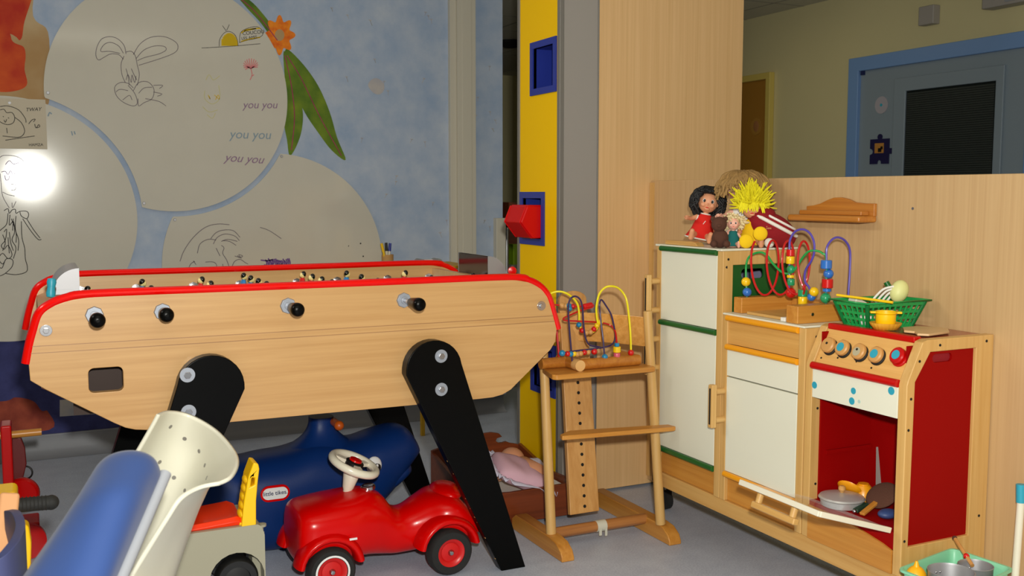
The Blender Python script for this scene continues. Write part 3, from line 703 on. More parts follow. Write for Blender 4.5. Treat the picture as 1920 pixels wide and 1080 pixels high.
# rods, bearings, handles, players
RZ = .893
def player(x, y, z, tilt=0):
    b = MB(); T = Matrix.Rotation(tilt, 3, 'Y'); o = Vector((x, y, z))
    def L(p): return o + T @ Vector(p)
    b.m(0).rings([[L((a * sx, c_ * sy, h)) for sx, sy in ((1, .5), (.5, 1), (-.5, 1), (-1, .5), (-1, -.5), (-.5, -1), (.5, -1), (1, -.5))] for a, c_, h in ((.007, .011, -.012), (.009, .014, .0), (.009, .0155, .016), (.006, .012, .024))])
    b.m(3).rings([[L((a * sx, c_ * sy, h)) for sx, sy in ((1, 1), (-1, 1), (-1, -1), (1, -1))] for a, c_, h in ((.008, .009, -.075), (.006, .010, -.05), (.0065, .011, -.012))])
    b.m(1).sph(L((0, 0, .035)), (.0085, .0085, .012), 12, 8, T)
    b.m(2).sph(L((-.002, 0, .038)), (.0095, .0095, .011), 12, 8, T)
    b.m(1).sph(L((.006, 0, .034)), (.0055, .006, .009), 10, 6, T)
    return b
shirtA = mat('sky blue shirt', (36, 130, 200), .35); shirtB = mat('scarlet shirt', (214, 24, 18), .35); hairM = mat('black painted hair', (10, 12, 10), .2, coat=.5); faceM = mat('cream painted face', (244, 222, 150), .35)
rods = [(.157, 1, 1), (.332, 2, 1), (.52, 3, 0), (.68, 5, 1), (.885, 5, 0), (1.036, 3, 1), (1.232, 2, 0), (1.40, 1, 0)]
ends = {.157: 2.785, .332: 2.83, .68: 2.80, 1.036: 2.78}
offs = {.157: -.02, .332: .05, .52: .02, .68: .045, .885: .03, 1.036: .06, 1.232: .04, 1.40: -.06}
for x, n, near in rods:
    b = MB(); y0, y1 = (ends[x] + .03, 3.76) if near else (2.965, 3.86)
    b.cyl((x, y0, RZ), (x, y1, RZ), .0075, n=14); rod = build('rod', b, 'steel', ft)
    ye = ends[x] if near else 3.95
    prof = [(.002, -.001), (.012, 0), (.0175, .005), (.0198, .013), (.0198, .022), (.017, .05), (.0140, .080), (.012, .088), (.002, .089)]
    b = MB(); b.lathe(prof, (x, ye, RZ), (0, 1 if near else -1, 0), 22); b.lathe([(.004, -.0015), (.004, .001)], (x, ye, RZ), (0, 1, 0), 10)
    build('handle', b, 'black_gloss', rod)
    step = .125 if n > 3 else .18 if n == 3 else .26
    mid = 3.314 + offs[x]
    for i in range(n):
        pb = player(x, mid + (i - (n - 1) / 2) * step, RZ, R(8 if near else -8) + (0 if near else PI * 0))
        if not near:
            for v in pb.bm.verts: v.co.x = 2 * x - v.co.x
        build('player', pb, [shirtA if near else shirtB, faceM, hairM, 'black'], rod)
    for ys in ((FN, -1),) if near else ():
        b = MB(); b.cyl((x, FN + .001, RZ), (x, FN - .007, RZ), .0245, .0225, 8); b.cyl((x, FN - .007, RZ), (x, FN - .011, RZ), .0115, n=18); build('bearing', b, 'zinc', ft, bevel=.001)
    b = MB(); yi = FF - .028; b.cyl((x, yi + .001, RZ), (x, yi - .006, RZ), .018, n=8); b.cyl((x, yi - .006, RZ), (x, yi - .022, RZ), .012, n=18); build('bearing', b, 'steel', ft, bevel=.001)
# plank legs
def leg(side, y0, y1):
    cx, cz, r = 1.118, .677, .092
    pts = [(cx + r * math.cos(R(a)), cz + r * math.sin(R(a))) for a in range(8, 181, 12)]
    pts = [(1.345, 0), (1.432, 0)] + pts + [(cx - r, cz - .01)]
    if side < 0: pts = [(1.548 - x + .02, z) for x, z in pts]
    b = MB(); b.prism(pts, 'y', y0, y1); o = build('leg', b, 'black_gloss', ft, bevel=.003)
    for bz in (.719, .615):
        bxx = 1.1395 if side > 0 else 1.548 + .02 - 1.1395 - .042
        bb = MB(); yy = y0 if y0 < 3.3 else y1; sg = -1 if y0 < 3.3 else 1
        bb.cyl((bxx, yy, bz), (bxx, yy + sg * .002, bz), .0205, n=24); build('washer', bb, 'zinc', o)
        bb = MB(); bb.cyl((bxx, yy + sg * .002, bz), (bxx, yy + sg * .009, bz), .0105, n=6); build('bolt', bb, 'steel', o, bevel=.001)
    if side > 0 and y0 < 3.3:
        bb = MB(); rr = random.Random(2)
        for i in range(9):
            z = rr.uniform(.03, .40); xl = 1.345 - (z / .667) * (1.345 - 1.026)
            bb.bx(xl - .0008, xl + .004, y0 + .001 + rr.uniform(0, .01), y0 + .006 + rr.uniform(0, .01), z, z + rr.uniform(.004, .016))
        build('worn_edge', bb, 'pine_z', o)
    return o
leg(1, 2.885, 2.9295); leg(-1, 2.885, 2.9295); leg(1, FF + .0005, FF + .045); leg(-1, FF + .0005, FF + .045)

# ================================================================== PEN CUP AND SHELF ON THE MURAL WALL
pt = PY(740, 495, 4.95)
b = MB(); b.bx(.9, 2.02, 4.86, WY - .016, pt.z - .03, pt.z - .012); sh = build('wall_ledge', b, 'pine_x', bevel=.002); tag(sh, 'narrow wooden ledge below the round whiteboards', 'shelf')
zl = pt.z - .012
p = PY(727, 495, 4.95)
b = MB(); b.lathe([(.028, 0), (.030, .002), (.030, .062), (.0265, .062), (.0265, .004), (.001, .004)], (p.x, 4.95, zl), n=24); o = build('pen_cup', b, mat('kraft card', (190, 146, 90), .8)); tag(o, 'brown card cup holding three markers below the lower whiteboard', 'cup')
for i, (px, py, m_, nm, dx) in enumerate(((714, 456, 'b_yel', 'yellow', -.016), (724, 455, 'black', 'black', -.003), (733, 456, 'navy', 'dark blue', .012))):
    q = PY(px, py, 4.95); base = Vector((p.x + dx * .6, 4.95 + (i - 1) * .012, zl + .005)); tip = Vector((q.x, 4.95 + (i - 1) * .012, q.z))
    t = thing('marker_pen', nm + ' capped marker standing in the brown card cup', 'marker', base, 'markers in the card cup')
    mid = base.lerp(tip, .64)
    b = MB(); b.cyl(base, mid, .0065, n=14); build('barrel', b, 'white_pl' if i else m_, t)
    b = MB(); b.cyl(mid, tip, .0075, .007, 14); build('cap', b, ['b_yel', 'black', mat('blue pen cap', (24, 40, 150), .35)][i], t)
for px, lab in ((786, 'left'), (817, 'right')):
    q = PY(px, 487, 4.95); b = MB(); b.cyl((q.x, 4.90, zl + .018), (q.x, 4.98, zl + .018), .018, n=20); o = build('tape_roll', b, 'grey_panel'); tag(o, 'small grey roll lying on the ledge, ' + ('nearer the card cup' if lab == 'left' else 'at the end by the cable duct'), 'roll', 'rolls on the wall ledge')
q = PY(800, 485, 4.97); b = MB(); b.bx(q.x - .03, q.x + .045, 4.955, 4.985, zl, zl + .03); o = build('eraser', b, 'white_cloth', bevel=.004); tag(o, 'pale board eraser lying on the wooden ledge', 'eraser')
q0 = PY(822, 492, 4.7); q1 = PY(849, 505, 4.7)
b = MB(); b.bx(q0.x - .1, q1.x, 4.45, 4.75, q0.z - .012, q0.z)
for x in (q0.x - .09, q1.x - .03):
    for y in (4.46, 4.72): b.bx(x, x + .02, y, y + .02, 0, q0.z - .012)
o = build('side_table', b, mat('mustard paint', (206, 160, 20), .5), bevel=.002); tag(o, 'mustard yellow table edge showing behind the football table', 'table')

# red hopper bin hanging from the middle niche
nb = thing('storage_bin', 'red plastic hopper bin hanging in the blue niche of the yellow panel', 'bin', (1.83, 3.72, 1.02))
a = PY(1016, 385, 3.64); c = PY(1016, 449, 3.64)
zt, zbm = a.z - .002, c.z + .004
prof = [(1.905, zt), (PY(990, 385, 3.64).x, zt), (PY(978, 420, 3.64).x, (zt + zbm) / 2), (PY(1000, 449, 3.64).x, zbm), (1.905, zbm)]
b = MB(); b.prism(prof, 'y', 3.645, 3.812); build('bin_body', b, 'red_bin', nb, bevel=.006)
b = MB(); P2 = [(x - .003 if x < 1.9 else x, z) for x, z in prof]; b.prism(P2, 'y', 3.655, 3.66); b.prism(P2, 'y', 3.797, 3.802); b.bx(1.822, 1.9, 3.65, 3.806, zt - .002, zt + .003); build('rib', b, 'red_bin', nb, bevel=.002)

# ================================================================== RIDE-ON TOYS UNDER THE TABLE
def loft(mb, secs, n=28, k=5):
    """secs: (x, zlo, zhi, halfwidth, squareness) cross-sections along local x"""
    S = spline([Vector((s[0], s[1], s[2])) for s in secs], k); W = spline([Vector((s[3], s[4], 0)) for s in secs], k)
    rs = []
    for p, w_ in zip(S, W):
        ring = []; e = 2.0 / max(w_.y, 1.2)
        for j in range(n):
            a = 2 * PI * j / n; ca, sa = math.cos(a), math.sin(a)
            ring.append((p.x, w_.x * math.copysign(abs(ca) ** e, ca), (p.y + p.z) / 2 + (p.z - p.y) / 2 * math.copysign(abs(sa) ** e, sa)))
        rs.append(ring)
    return mb.rings(rs)
def wheel(b, c, r, wd, ax=(0, 1, 0)):
    b.lathe([(r * .62, -wd / 2), (r * .9, -wd / 2), (r, -wd * .3), (r, wd * .3), (r * .9, wd / 2), (r * .62, wd / 2), (r * .62, -wd / 2)], c, ax, 36, caps=False); return b
# ---- blue whale rocker
sc_ = 3.42 / 3.05
wo = (1.0, 3.46)
wh = thing('whale_rocker', 'big navy blue plastic whale rocker with a red and white label', 'rocker toy', (wo[0], wo[1], 0), rotz=0)
def wx(x): return x * sc_ - wo[0]
def wz(z): return HC + (z - HC) * sc_
secs = [(.36, .20, .335, .03, 2), (.40, .10, .37, .09, 2.3), (.46, .05, .395, .13, 2.6), (.545, .02, wz(.425), .15, 2.8), (.62, .0, wz(.428), .155, 2.8), (.70, .0, wz(.434), .155, 2.8), (.78, .0, wz(.452), .15, 2.8), (.87, .01, wz(.448), .145, 2.6), (.92, .045, wz(.448), .14, 2.6), (.98, .10, wz(.462), .135, 2.6), (1.04, .16, wz(.474), .12, 2.4), (1.085, .22, wz(.464), .1, 2.2), (1.115, .26, wz(.425), .075, 2), (1.128, .29, wz(.375), .04, 2)]
b = MB(); loft(b, [(wx(s[0]), s[1], s[2], s[3], s[4]) for s in secs])
build('body', b, 'blue_pl', wh, ang=60)
b = MB(); loft(b, [(wx(.99), .14, .22, .10, 2.2), (wx(1.03), .16, .25, .112, 2.4), (wx(1.07), .19, .255, .098, 2.2), (wx(1.09), .20, .25, .07, 2)]); build('jaw', b, 'blue_pl', wh, ang=60)
b = MB(); rs = []
for i in range(9):
    t = i / 8; e_ = (1 - t) ** 2.2
    xl = wx(.700 + .075 * (1 - (1 - t) ** 2.6)); xr = wx(.925 - .075 * (1 - (1 - t) ** 2.6)); zz_ = wz(.43) + t * (wz(.522) - wz(.43)); hw_ = .042 + .05 * e_
    ring = []
    for j in range(20):
        a = 2 * PI * j / 20; ca, sa = math.cos(a), math.sin(a)
        ring.append(((xl + xr) / 2 + (xr - xl) / 2 * math.copysign(abs(ca) ** .8, ca), hw_ * math.copysign(abs(sa) ** .8, sa), zz_))
    rs.append(ring)
b.rings(rs); build('fin', b, 'blue_pl', wh, ang=60)
b = MB(); b.cyl((wx(.845), -.10, wz(.507)), (wx(.845), .10, wz(.507)), .014, n=18); b.sph((wx(.845), -.10, wz(.507)), .017); b.sph((wx(.845), .10, wz(.507)), .017); build('handle_bar', b, mat('orange brown grip', (190, 84, 16), .4), wh)
for s in (-1, 1):
    ey = s * .137
    b = MB(); b.m(0).sph((wx(.945), ey, wz(.378)), (.028, .014, .032), 20, 12); b.m(1).sph((wx(.948), ey + s * .005, wz(.372)), (.02, .013, .021), 18, 10); b.m(0).sph((wx(.951), ey + s * .0155, wz(.380)), (.005, .004, .006), 10, 6)
    build('eye', b, ['eye_white', 'black'], wh)
# oval maker's label
lx, lz = wx(.634), wz(.335); ly = -.1572
def oval(w_, h_, n=12):
    out = []
    for cx, a0 in ((w_ / 2 - h_ / 2, -90), (-(w_ / 2 - h_ / 2), 90)):
        out += [(lx + cx + h_ / 2 * math.cos(R(a0 + 180 * i / n)), lz + h_ / 2 * math.sin(R(a0 + 180 * i / n))) for i in range(n + 1)]
    return out
b = MB(); b.m(0).prism(oval(.097, .054), 'y', ly - .001, ly + .004); b.m(1).prism(oval(.084, .039), 'y', ly - .0016, ly - .0008)
lab = build('oval_label', b, ['red_plastic', 'eye_white'], wh)
text_mesh('lettering', 'little tikes.', .0195, (lx, ly - .0018, lz - .005), (1, 0, .0), (0, 0, 1), 'navy', wh, align='CENTER', ext=.0003, bold=.0002)

# ---- red ride-on car
ca_ = thing('ride_on_car', 'red plastic ride-on car with a white steering wheel and rubber tyres', 'toy car', (1.0, 3.075, 0), rotz=R(0))
def cx_(x): return x - 1.0
def cp(x, y): p = PY(x, y, 2.95); return (p.x - 1.0, p.z)
b = MB()
S = [((540, 985), .085, .155, .10, 2.4), ((546, 960), .075, .232, .122, 2.6), ((560, 943), .075, .262, .132, 2.6)]
def zt(px, py): return PY(px, py, 3.06).z
def xt(px): return PY(px, 980, 3.06).x - 1.0
secs = [(xt(546), .10, .175, .08, 2.4), (xt(549), .085, zt(550, 962), .108, 3.2), (xt(560), .08, zt(560, 948), .122, 3.4), (xt(585), .08, zt(585, 939), .132, 3.2), (xt(640), .075, zt(640, 925), .130, 2.9), (xt(682), .07, zt(682, 917), .112, 2.6), (xt(712), .06, zt(712, 924), .094, 2.4), (xt(735), .055, zt(735, 949), .086, 2.4), (xt(758), .055, zt(758, 950), .084, 2.4), (xt(790), .06, zt(790, 931), .10, 2.5), (xt(815), .065, zt(815, 920), .122, 2.8), (xt(840), .075, zt(840, 918), .132, 2.8), (xt(862), .09, zt(862, 936), .130, 2.8), (xt(882), .105, zt(882, 962), .118, 2.6), (xt(892), .12, zt(890, 985), .08, 2.2)]
loft(b, secs, 32); build('body', b, 'red_plastic', ca_, ang=60)
axf, axr, r = .797 - 1.0, 1.185 - 1.0, .074
for nm_, ax_ in (('fender', axf), ('fender', axr)):      # flared arches over the wheels
    for s in (-1, 1):
        b = MB(); rs = []
        for i in range(13):
            a = R(8 + 164 * i / 12); ring = []
            for j in range(14):
                q = 2 * PI * j / 14; rad = r + .020 + .016 * math.cos(q); yy = s * .112 + .045 * math.sin(q)
                ring.append((ax_ + rad * math.cos(a), yy, r + .006 + rad * math.sin(a)))
            rs.append(ring)
        b.rings(rs); build(nm_, b, 'red_plastic', ca_, ang=60)
b = MB(); b.sph((xt(838), 0, zt(838, 922)), (.05, .085, .03), 24, 14); build('backrest_hump', b, 'red_plastic', ca_, ang=60)
hubm = mat('red wheel hub', (205, 20, 20), .35)
for ax_, wring in ((axf, 1), (axr, 0)):
    for s in (-1, 1):
        yc = s * .132; c_ = (ax_, yc, r)
        b = MB(); wheel(b, c_, r, .05); wl = build('wheel', b, 'rubber', ca_, ang=50)
        b = MB(); b.lathe([(.046, -.022), (.046, .022), (.036, .020), (.030, .012), (.012, .016), (.001, .017)], c_, (0, s, 0), 30); build('hub', b, hubm, wl, ang=50)
        b = MB(); b.lathe([(.010, .014), (.010, .020), (.006, .026), (.001, .027)], c_, (0, s, 0), 16); build('cap', b, 'steel', wl)
        if wring:
            b = MB(); b.lathe([(.0475, .022), (.0475, .026), (.0535, .026), (.0535, .022)], c_, (0, s, 0), 36, caps=False); build('white_ring', b, 'eye_white', wl)
b = MB(); b.cyl((axf, -.13, r), (axf, .13, r), .006); b.cyl((axr, -.13, r), (axr, .13, r), .006); build('axle', b, 'steel', ca_)
# steering column and wheel
st = PY(648, 924, 3.075); sw = PY(664, 870, 3.075)
s0 = Vector((st.x - 1.0, 0, st.z - .012)); s1 = Vector((sw.x - 1.0, 0, sw.z)); d = (s1 - s0).normalized()
b = MB(); b.lathe([(.012, 0), (.013, .02), (.018, .03), (.027, .075), (.029, (s1 - s0).length - .004), (.012, (s1 - s0).length)], s0, d, 20); b.cyl(s0 + d * .004, s0 + d * .012, .0135); col = build('steering_column', b, 'white_pl', ca_, ang=50)
axd = (d + Vector((.10, -.20, 0))).normalized()
b = MB(); b.torus(s1, .074, .013, axd, 40, 12); du = axes(axd)
for k_ in range(3):
    a = R(60 + 120 * k_); b.bar(s1, s1 + (du[1] * math.cos(a) + du[2] * math.sin(a)) * .07, .022, .012, axd)
build('steering_wheel', b, 'white_pl', ca_, ang=50)
b = MB(); b.m(0).lathe([(.030, -.006), (.030, .008), (.024, .012)], s1, axd, 24); b.m(1).lathe([(.022, .010), (.020, .017), (.001, .019)], s1, axd, 20); build('horn', b, ['black', 'red_plastic'], ca_)
cpx = PY(690, 914, 3.075); b = MB(); b.lathe([(.024, -.004), (.024, .006), (.020, .009), (.012, .007), (.001, .007)], (cpx.x - 1.0, 0, cpx.z), (-.1, 0, 1), 26); b.bar((cpx.x - 1.014, 0, cpx.z + .009), (cpx.x - .986, 0, cpx.z + .009), .004, .003); build('filler_cap', b, 'steel', ca_)
q = PY(662, 1010, 2.93); b = MB(); b.bx(q.x - 1.0 - .012, q.x - 1.0 + .012, -.150, -.146, q.z - .003, q.z + .003); build('scuff', b, 'eye_white', ca_)

# ---- grey ride-on truck with red seat and yellow back handle
tY = 2.66
tr = thing('ride_on_truck', 'grey plastic ride-on truck with orange-red seat and yellow handle behind white chair', 'ride-on toy', (.33, tY + .1, 0), rotz=0)
def tp(x, y, Y=tY): p = PY(x, y, Y); return (p.x - .33, p.z)
b = MB(); P = [tp(250, 1020), tp(250, 1145), tp(492, 1100), tp(497, 1035), tp(494, 1000), tp(488, 978), tp(478, 971)]
x1, z1 = tp(490, 975); ztop = tp(400, 995)[1]
wx0, wz0 = tp(445, 1086); wr_ = .056
bodyp = [(-.24, ztop), (-.24, .05), (wx0 - .075, .05)] + [(wx0 - .072 * math.cos(R(a)), wz0 + .072 * math.sin(R(a))) for a in range(10, 171, 16)] + [(wx0 + .075, .05), (x1 + .008, .055), (x1 + .008, ztop - .03), (x1, ztop - .006), (x1 - .01, ztop)]
b.prism(bodyp, 'y', -.1, .1); build('body', b, 'grey_pl', tr, bevel=.012, seg=3)
sx0, sx1 = tp(330, 1000)[0], tp(462, 1000)[0]; sz = tp(440, 978)[1]
b = MB(); rs = []
for i in range(13):
    t = i / 12; x = sx0 - .06 + (sx1 - sx0 + .06) * t; h = ztop + .012 + (sz - ztop - .004) * (t ** 1.8); 
    if i == 12: h -= .012
    ring = [(x, -.085, ztop), (x, -.088, h - .010), (x, -.076, h), (x, 0, h - .006), (x, .076, h), (x, .088, h - .010), (x, .085, ztop)]
    rs.append(ring)
b.rings(rs); build('seat', b, 'orange_pl', tr, bevel=.004, ang=50)
# yellow back handle: tall hooked frame
yb = [tp(x, y) for x, y in ((451, 1015), (458, 940), (466, 895), (476, 868), (485, 870), (487, 880), (484, 905), (481, 940), (481, 1015))]
b = MB(); b.prism([(p[0] + .0, p[1]) for p in yb], 'y', -.098, -.03, [[(tp(470, 905)[0] + dx, tp(470, 905)[1] + dz) for dx, dz in ((0, -.012), (.010, -.008), (.012, .010), (.004, .012))]]); bh = build('back_handle', b, 'yellow_pl', tr, bevel=.008, seg=3)
b = MB()
for k_ in range(6):
    q = tp(456 + 2.4 * k_, 985 - 16 * k_); b.sph((q[0] - .004, -.064, q[1]), (.008, .026, .011), 14, 8)
build('finger_rib', b, 'yellow_pl', tr)
for s in (-1, 1):
    b = MB(); wheel(b, (wx0, s * .085, wz0 - .0), wr_, .045); wl = build('wheel', b, 'black', tr, ang=50)
    b = MB(); b.lathe([(.034, -.015), (.034, .018), (.012, .022), (.001, .022)], (wx0, s * .085, wz0), (0, s, 0), 24); build('hub', b, 'black', wl)
    b = MB(); wheel(b, (-.16, s * .085, wz0), wr_, .045); build('wheel', b, 'black', tr, ang=50)
hx = tp(500, 1005)
b = MB(); b.cyl((hx[0], -.03, hx[1] - .09), (hx[0], -.03, hx[1] + .012), .006, n=12); b.lathe([(.006, 0), (.014, .002), (.014, .008), (.004, .010)], (hx[0], -.03, hx[1] + .004), n=16); b.bx(hx[0] - .04, hx[0] + .004, -.05, -.01, hx[1] - .02, hx[1] - .004); b.bx(hx[0] - .03, hx[0] + .002, -.05, .0, .05, hx[1] - .07); build('tow_hitch', b, 'grey_pl', tr)

# ================================================================== LEFT EDGE: WOODEN WALKER, YELLOW RIDE-ON, SMALL BLUE CHAIR
q = PZ(45, 955, 0)
lY = 3.75
wk = thing('wooden_push_toy', 'red wooden push toy with a round dowel handle at left edge', 'push toy', (0, lY, 0))
p0, p1 = PY(30, 815, lY), PY(78, 811, lY)
ua, ub = PY(12, 793, lY), PY(10, 950, lY)
b = MB(); b.bx(p0.x - .045, p0.x - .012, lY - .05, lY + .05, ub.z - .05, ua.z); build('upright', b, 'red_paint', wk, bevel=.006)
b = MB(); b.cyl((p0.x - .2, lY, p0.z), (p1.x, lY, p0.z + .002), .0125, n=18); build('dowel_handle', b, 'honey_x', wk)
dk = mat('maroon paint', (104, 22, 22), .4)
b = MB(); P = [(PY(x, y, lY + .05).x, PY(x, y, lY + .05).z) for x, y in ((28, 818), (40, 822), (47, 840), (50, 870), (44, 895), (36, 905), (32, 960), (22, 960), (22, 818))]
b.prism(P, 'y', lY + .05, lY + .075); build('side_shape', b, dk, wk, bevel=.004)
c_ = PY(48, 886, lY + .06); b = MB(); b.torus((c_.x, lY + .06, c_.z), .022, .003, (.3, 1, 0)); build('ring', b, 'black', wk)
c_ = PY(42, 925, lY); b = MB(); b.lathe([(.001, -.015), (.05, -.015), (.055, -.008), (.055, .008), (.05, .015), (.001, .015)], (c_.x, lY, c_.z), (.3, 1, .1), 30); build('wheel', b, 'red_paint', wk)
b = MB(); b.bx(p0.x - .3, p0.x + .06, lY - .06, lY + .06, .06, ub.z - .05); build('base', b, 'red_paint', wk, bevel=.006)
for x in (p0.x - .25, p0.x + .02):
    b = MB(); b.lathe([(.001, -.012), (.06, -.012), (.06, .012), (.001, .012)], (x, lY - .075, .06), (0, 1, 0), 26); build('wheel', b, 'red_paint', wk)

rY = 2.55
rd = thing('ride_on_trike', 'yellow plastic ride-on trike with a black handlebar grip at left edge', 'ride-on toy', (-.2, rY, 0))
g0, g1 = PY(35, 946, rY), PY(96, 942, rY)
b = MB(); b.cyl(g0 - Vector((.05, 0, 0)), g1, .0165, .0165, 20); b.sph(g1, .0175, 18, 10)
for i in range(7): b.torus(g0.lerp(g1, .12 + .12 * i), .0165, .0014, (1, 0, 0), 22, 6)
build('handlebar_grip', b, 'rubber', rd)
hb = PY(33, 912, rY)
b = MB(); b.bx(hb.x - .22, hb.x, rY - .05, rY + .05, hb.z - .06, hb.z); build('handlebar_box', b, 'yellow_pl', rd, bevel=.012, seg=3)
b = MB(); c_ = PY(3, 950, rY - .052); b.cyl((c_.x, rY - .050, c_.z), (c_.x, rY - .058, c_.z), .022, n=24); build('blue_button', b, 'teal', rd)
c_ = PY(15, 1035, rY + .04); b = MB(); b.lathe([(.02, -.02), (.09, -.02), (.098, -.012), (.098, .012), (.09, .02), (.02, .02)], (c_.x - .03, rY + .04, .10), (0, 1, 0), 36); build('wheel', b, mat('teal wheel', (10, 104, 150), .4), rd)
b = MB(); P = [(PY(x, y, rY).x, PY(x, y, rY).z) for x, y in ((44, 975), (54, 978), (59, 1010), (58, 1050), (48, 1080), (34, 1100), (10, 1110), (-40, 1110), (-40, 975))]
b.prism(P, 'y', rY - .035, rY + .015); build('body', b, 'yellow_pl', rd, bevel=.008, seg=3)
b = MB(); b.cyl((hb.x - .11, rY, hb.z - .05), (hb.x - .13, rY, .1), .02); build('steering_post', b, 'yellow_pl', rd)

# small chair with a curved tan back and a dark blue band
dd = 1.75
sk = thing('small_chair', 'small wooden chair with a curved dark blue back band at bottom left', 'chair', (PD(-20, 1300, dd).x - .12, PD(-20, 1300, dd).y - .05, 0))
def curveband(pts, th_, h_, m_, nm):
    b = MB(); P = spline(pts, 6); rs = []
    for i in range(len(P)):
        t = (P[min(i + 1, len(P) - 1)] - P[max(0, i - 1)]); t.z = 0; t.normalize(); nn = Vector((-t.y, t.x, 0)) * th_ / 2
        rs.append([P[i] - nn, P[i] + nn, P[i] + nn + Vector((0, 0, -h_)), P[i] - nn + Vector((0, 0, -h_))])
    b.rings(rs); return build(nm, b, m_, sk, bevel=.003)
pl = [PD(-160, 985, dd + .12), PD(-90, 1040, dd - .05), PD(-20, 1052, dd - .12), PD(22, 1020, dd - .08), PD(38, 985, dd + .02), PD(30, 960, dd + .10), PD(16, 956, dd + .15)]
zc = sum(p.z for p in pl) / len(pl)
pl2 = [Vector((p.x, p.y, p.z)) for p in pl]
curveband(pl2, .016, .14, mat('dark blue grey band', (58, 64, 104), .5), 'back_band')
pw = [p + (Vector((sk.location.x, sk.location.y, p.z)) - p).normalized() * .012 + Vector((0, 0, .008)) for p in pl2[:-1]]
tan = mat('tan plywood', (206, 150, 104), .5)
b = MB(); a0, a1 = PD(14, 925, dd + .2), PD(2, 1100, dd + .02); b.bar(a0 + Vector((.004, 0, 0)), a1 + Vector((-.016, 0, -.1)), .036, .014, (0, 1, .2)); build('back_slat', b, tan, sk, bevel=.008, seg=3)
b = MB(); b.cyl((sk.location.x, sk.location.y, .30), (sk.location.x, sk.location.y, .32), .17, n=32); build('seat', b, tan, sk, bevel=.004)
for i in range(4):
    a = R(45 + 90 * i); b = MB(); b.cyl((sk.location.x + .12 * math.cos(a), sk.location.y + .12 * math.sin(a), .30), (sk.location.x + .15 * math.cos(a), sk.location.y + .15 * math.sin(a), 0), .014); build('leg', b, tan, sk)

# ================================================================== WOODEN HIGH CHAIR
hc = thing('high_chair', 'wooden adjustable high chair with dowel posts beside the grey partition', 'high chair', (1.81, 3.05, 0))
for x0, x1, yf, yr in ((1.556, 1.604, 2.865, 3.25), (1.969, 2.019, 2.845, 3.40)):
    b = MB(); b.prism([(yf, 0), (yf, .012), (yf + .012, .034), (yf + .045, .054), (yf + .09, .06), (yr - .03, .06), (yr, .04), (yr, 0)], 'x', x0, x1); build('foot', b, 'honey_y', hc, bevel=.004)
posts = []
for xb, xt_, zt_, dy_ in ((1.579, 1.577, .80, (2.985, 3.055)), (1.975, 1.922, .815, (2.91, 2.93))):
    p0, p1 = Vector((xb, dy_[0], .058)), Vector((xt_, dy_[1], zt_)); posts.append((p0, p1))
    b = MB(); b.cyl(p0, p1, .0175, .0155, 22); build('post', b, 'pine_z', hc, bevel=.003)
b = MB(); b.cyl((1.60, 3.01, .05), (1.975, 3.01, .05), .019, n=20); build('cross_bar', b, wood('worn brown dowel', (150, 92, 44), (186, 124, 66), 'x'), hc)
b = MB(); b.cyl((1.768, 3.01, .05), (1.806, 3.01, .05), .0205, n=20); b.bx(1.772, 1.782, 2.988, 2.992, .022, .045); b.bx(1.796, 1.804, 2.988, 2.992, .018, .045); build('tape_wrap', b, 'cream', hc)
# back plank with adjustment holes
k0, k1 = PY(1097, 962, 3.035), PY(1074, 546, 3.20)
def plank(t): return k0.lerp(k1, t)
b = MB(); wl_, wu_ = .118, .112; L = (k1 - k0).length
u = Vector((1, 0, 0)); v = (k1 - k0).normalized(); nrm = u.cross(v).normalized()
prof = [(-wl_ / 2, 0), (wl_ / 2, 0), (wu_ / 2, L - .03)] + [(wu_ / 2 * math.cos(R(a)), L - .03 + .032 * math.sin(R(a))) for a in range(15, 180, 15)] + [(-wu_ / 2, L - .03)]
A = b.V([k0 + u * a + v * c for a, c in prof]); B_ = b.V([k0 + u * a + v * c - nrm * .02 for a, c in prof]); n = len(prof)
b.F(A); b.F(B_[::-1])
for i in range(n): b.F([A[i], A[(i + 1) % n], B_[(i + 1) % n], B_[i]])
build('back_plank', b, 'honey_z', hc, bevel=.003)
for i in range(13):
    b = MB(); c = plank(.03 + i * .046); 
    if nrm.y > 0: nf = -nrm
    else: nf = nrm
    b.cyl(c - nf * .001, c + nf * .0012, .0058, n=14); build('hole', b, 'dark', hc)
# curved back rail
b = MB(); rs = []
for i in range(17):
    t = i / 16; x = 1.588 + (1.925 - 1.588) * t; y = 3.065 - .12 * t + .17 * math.sin(PI * t) ** .8
    ring = [(x, y, .688), (x, y, .792), (x, y + .016, .792), (x, y + .016, .688)]
    rs.append(ring)
b.rings(rs); build('back_rail', b, wood('lacquered rail', (204, 142, 66), (226, 168, 92), 'x', .18, coat=.6), hc, bevel=.003)
b = MB(); b.prism([(1.545, 2.885), (1.915, 2.878), (1.928, 2.884), (1.925, 3.03), (1.57, 3.05), (1.535, 2.90)], 'z', .610, .628); build('seat', b, 'honey_x', hc, bevel=.004)
b = MB(); b.prism([(1.56, 2.875), (1.965, 2.824), (1.978, 2.83), (1.972, 2.868), (1.62, 2.935), (1.565, 2.90)], 'z', .410, .426); build('footrest', b, 'honey_x', hc, bevel=.004)

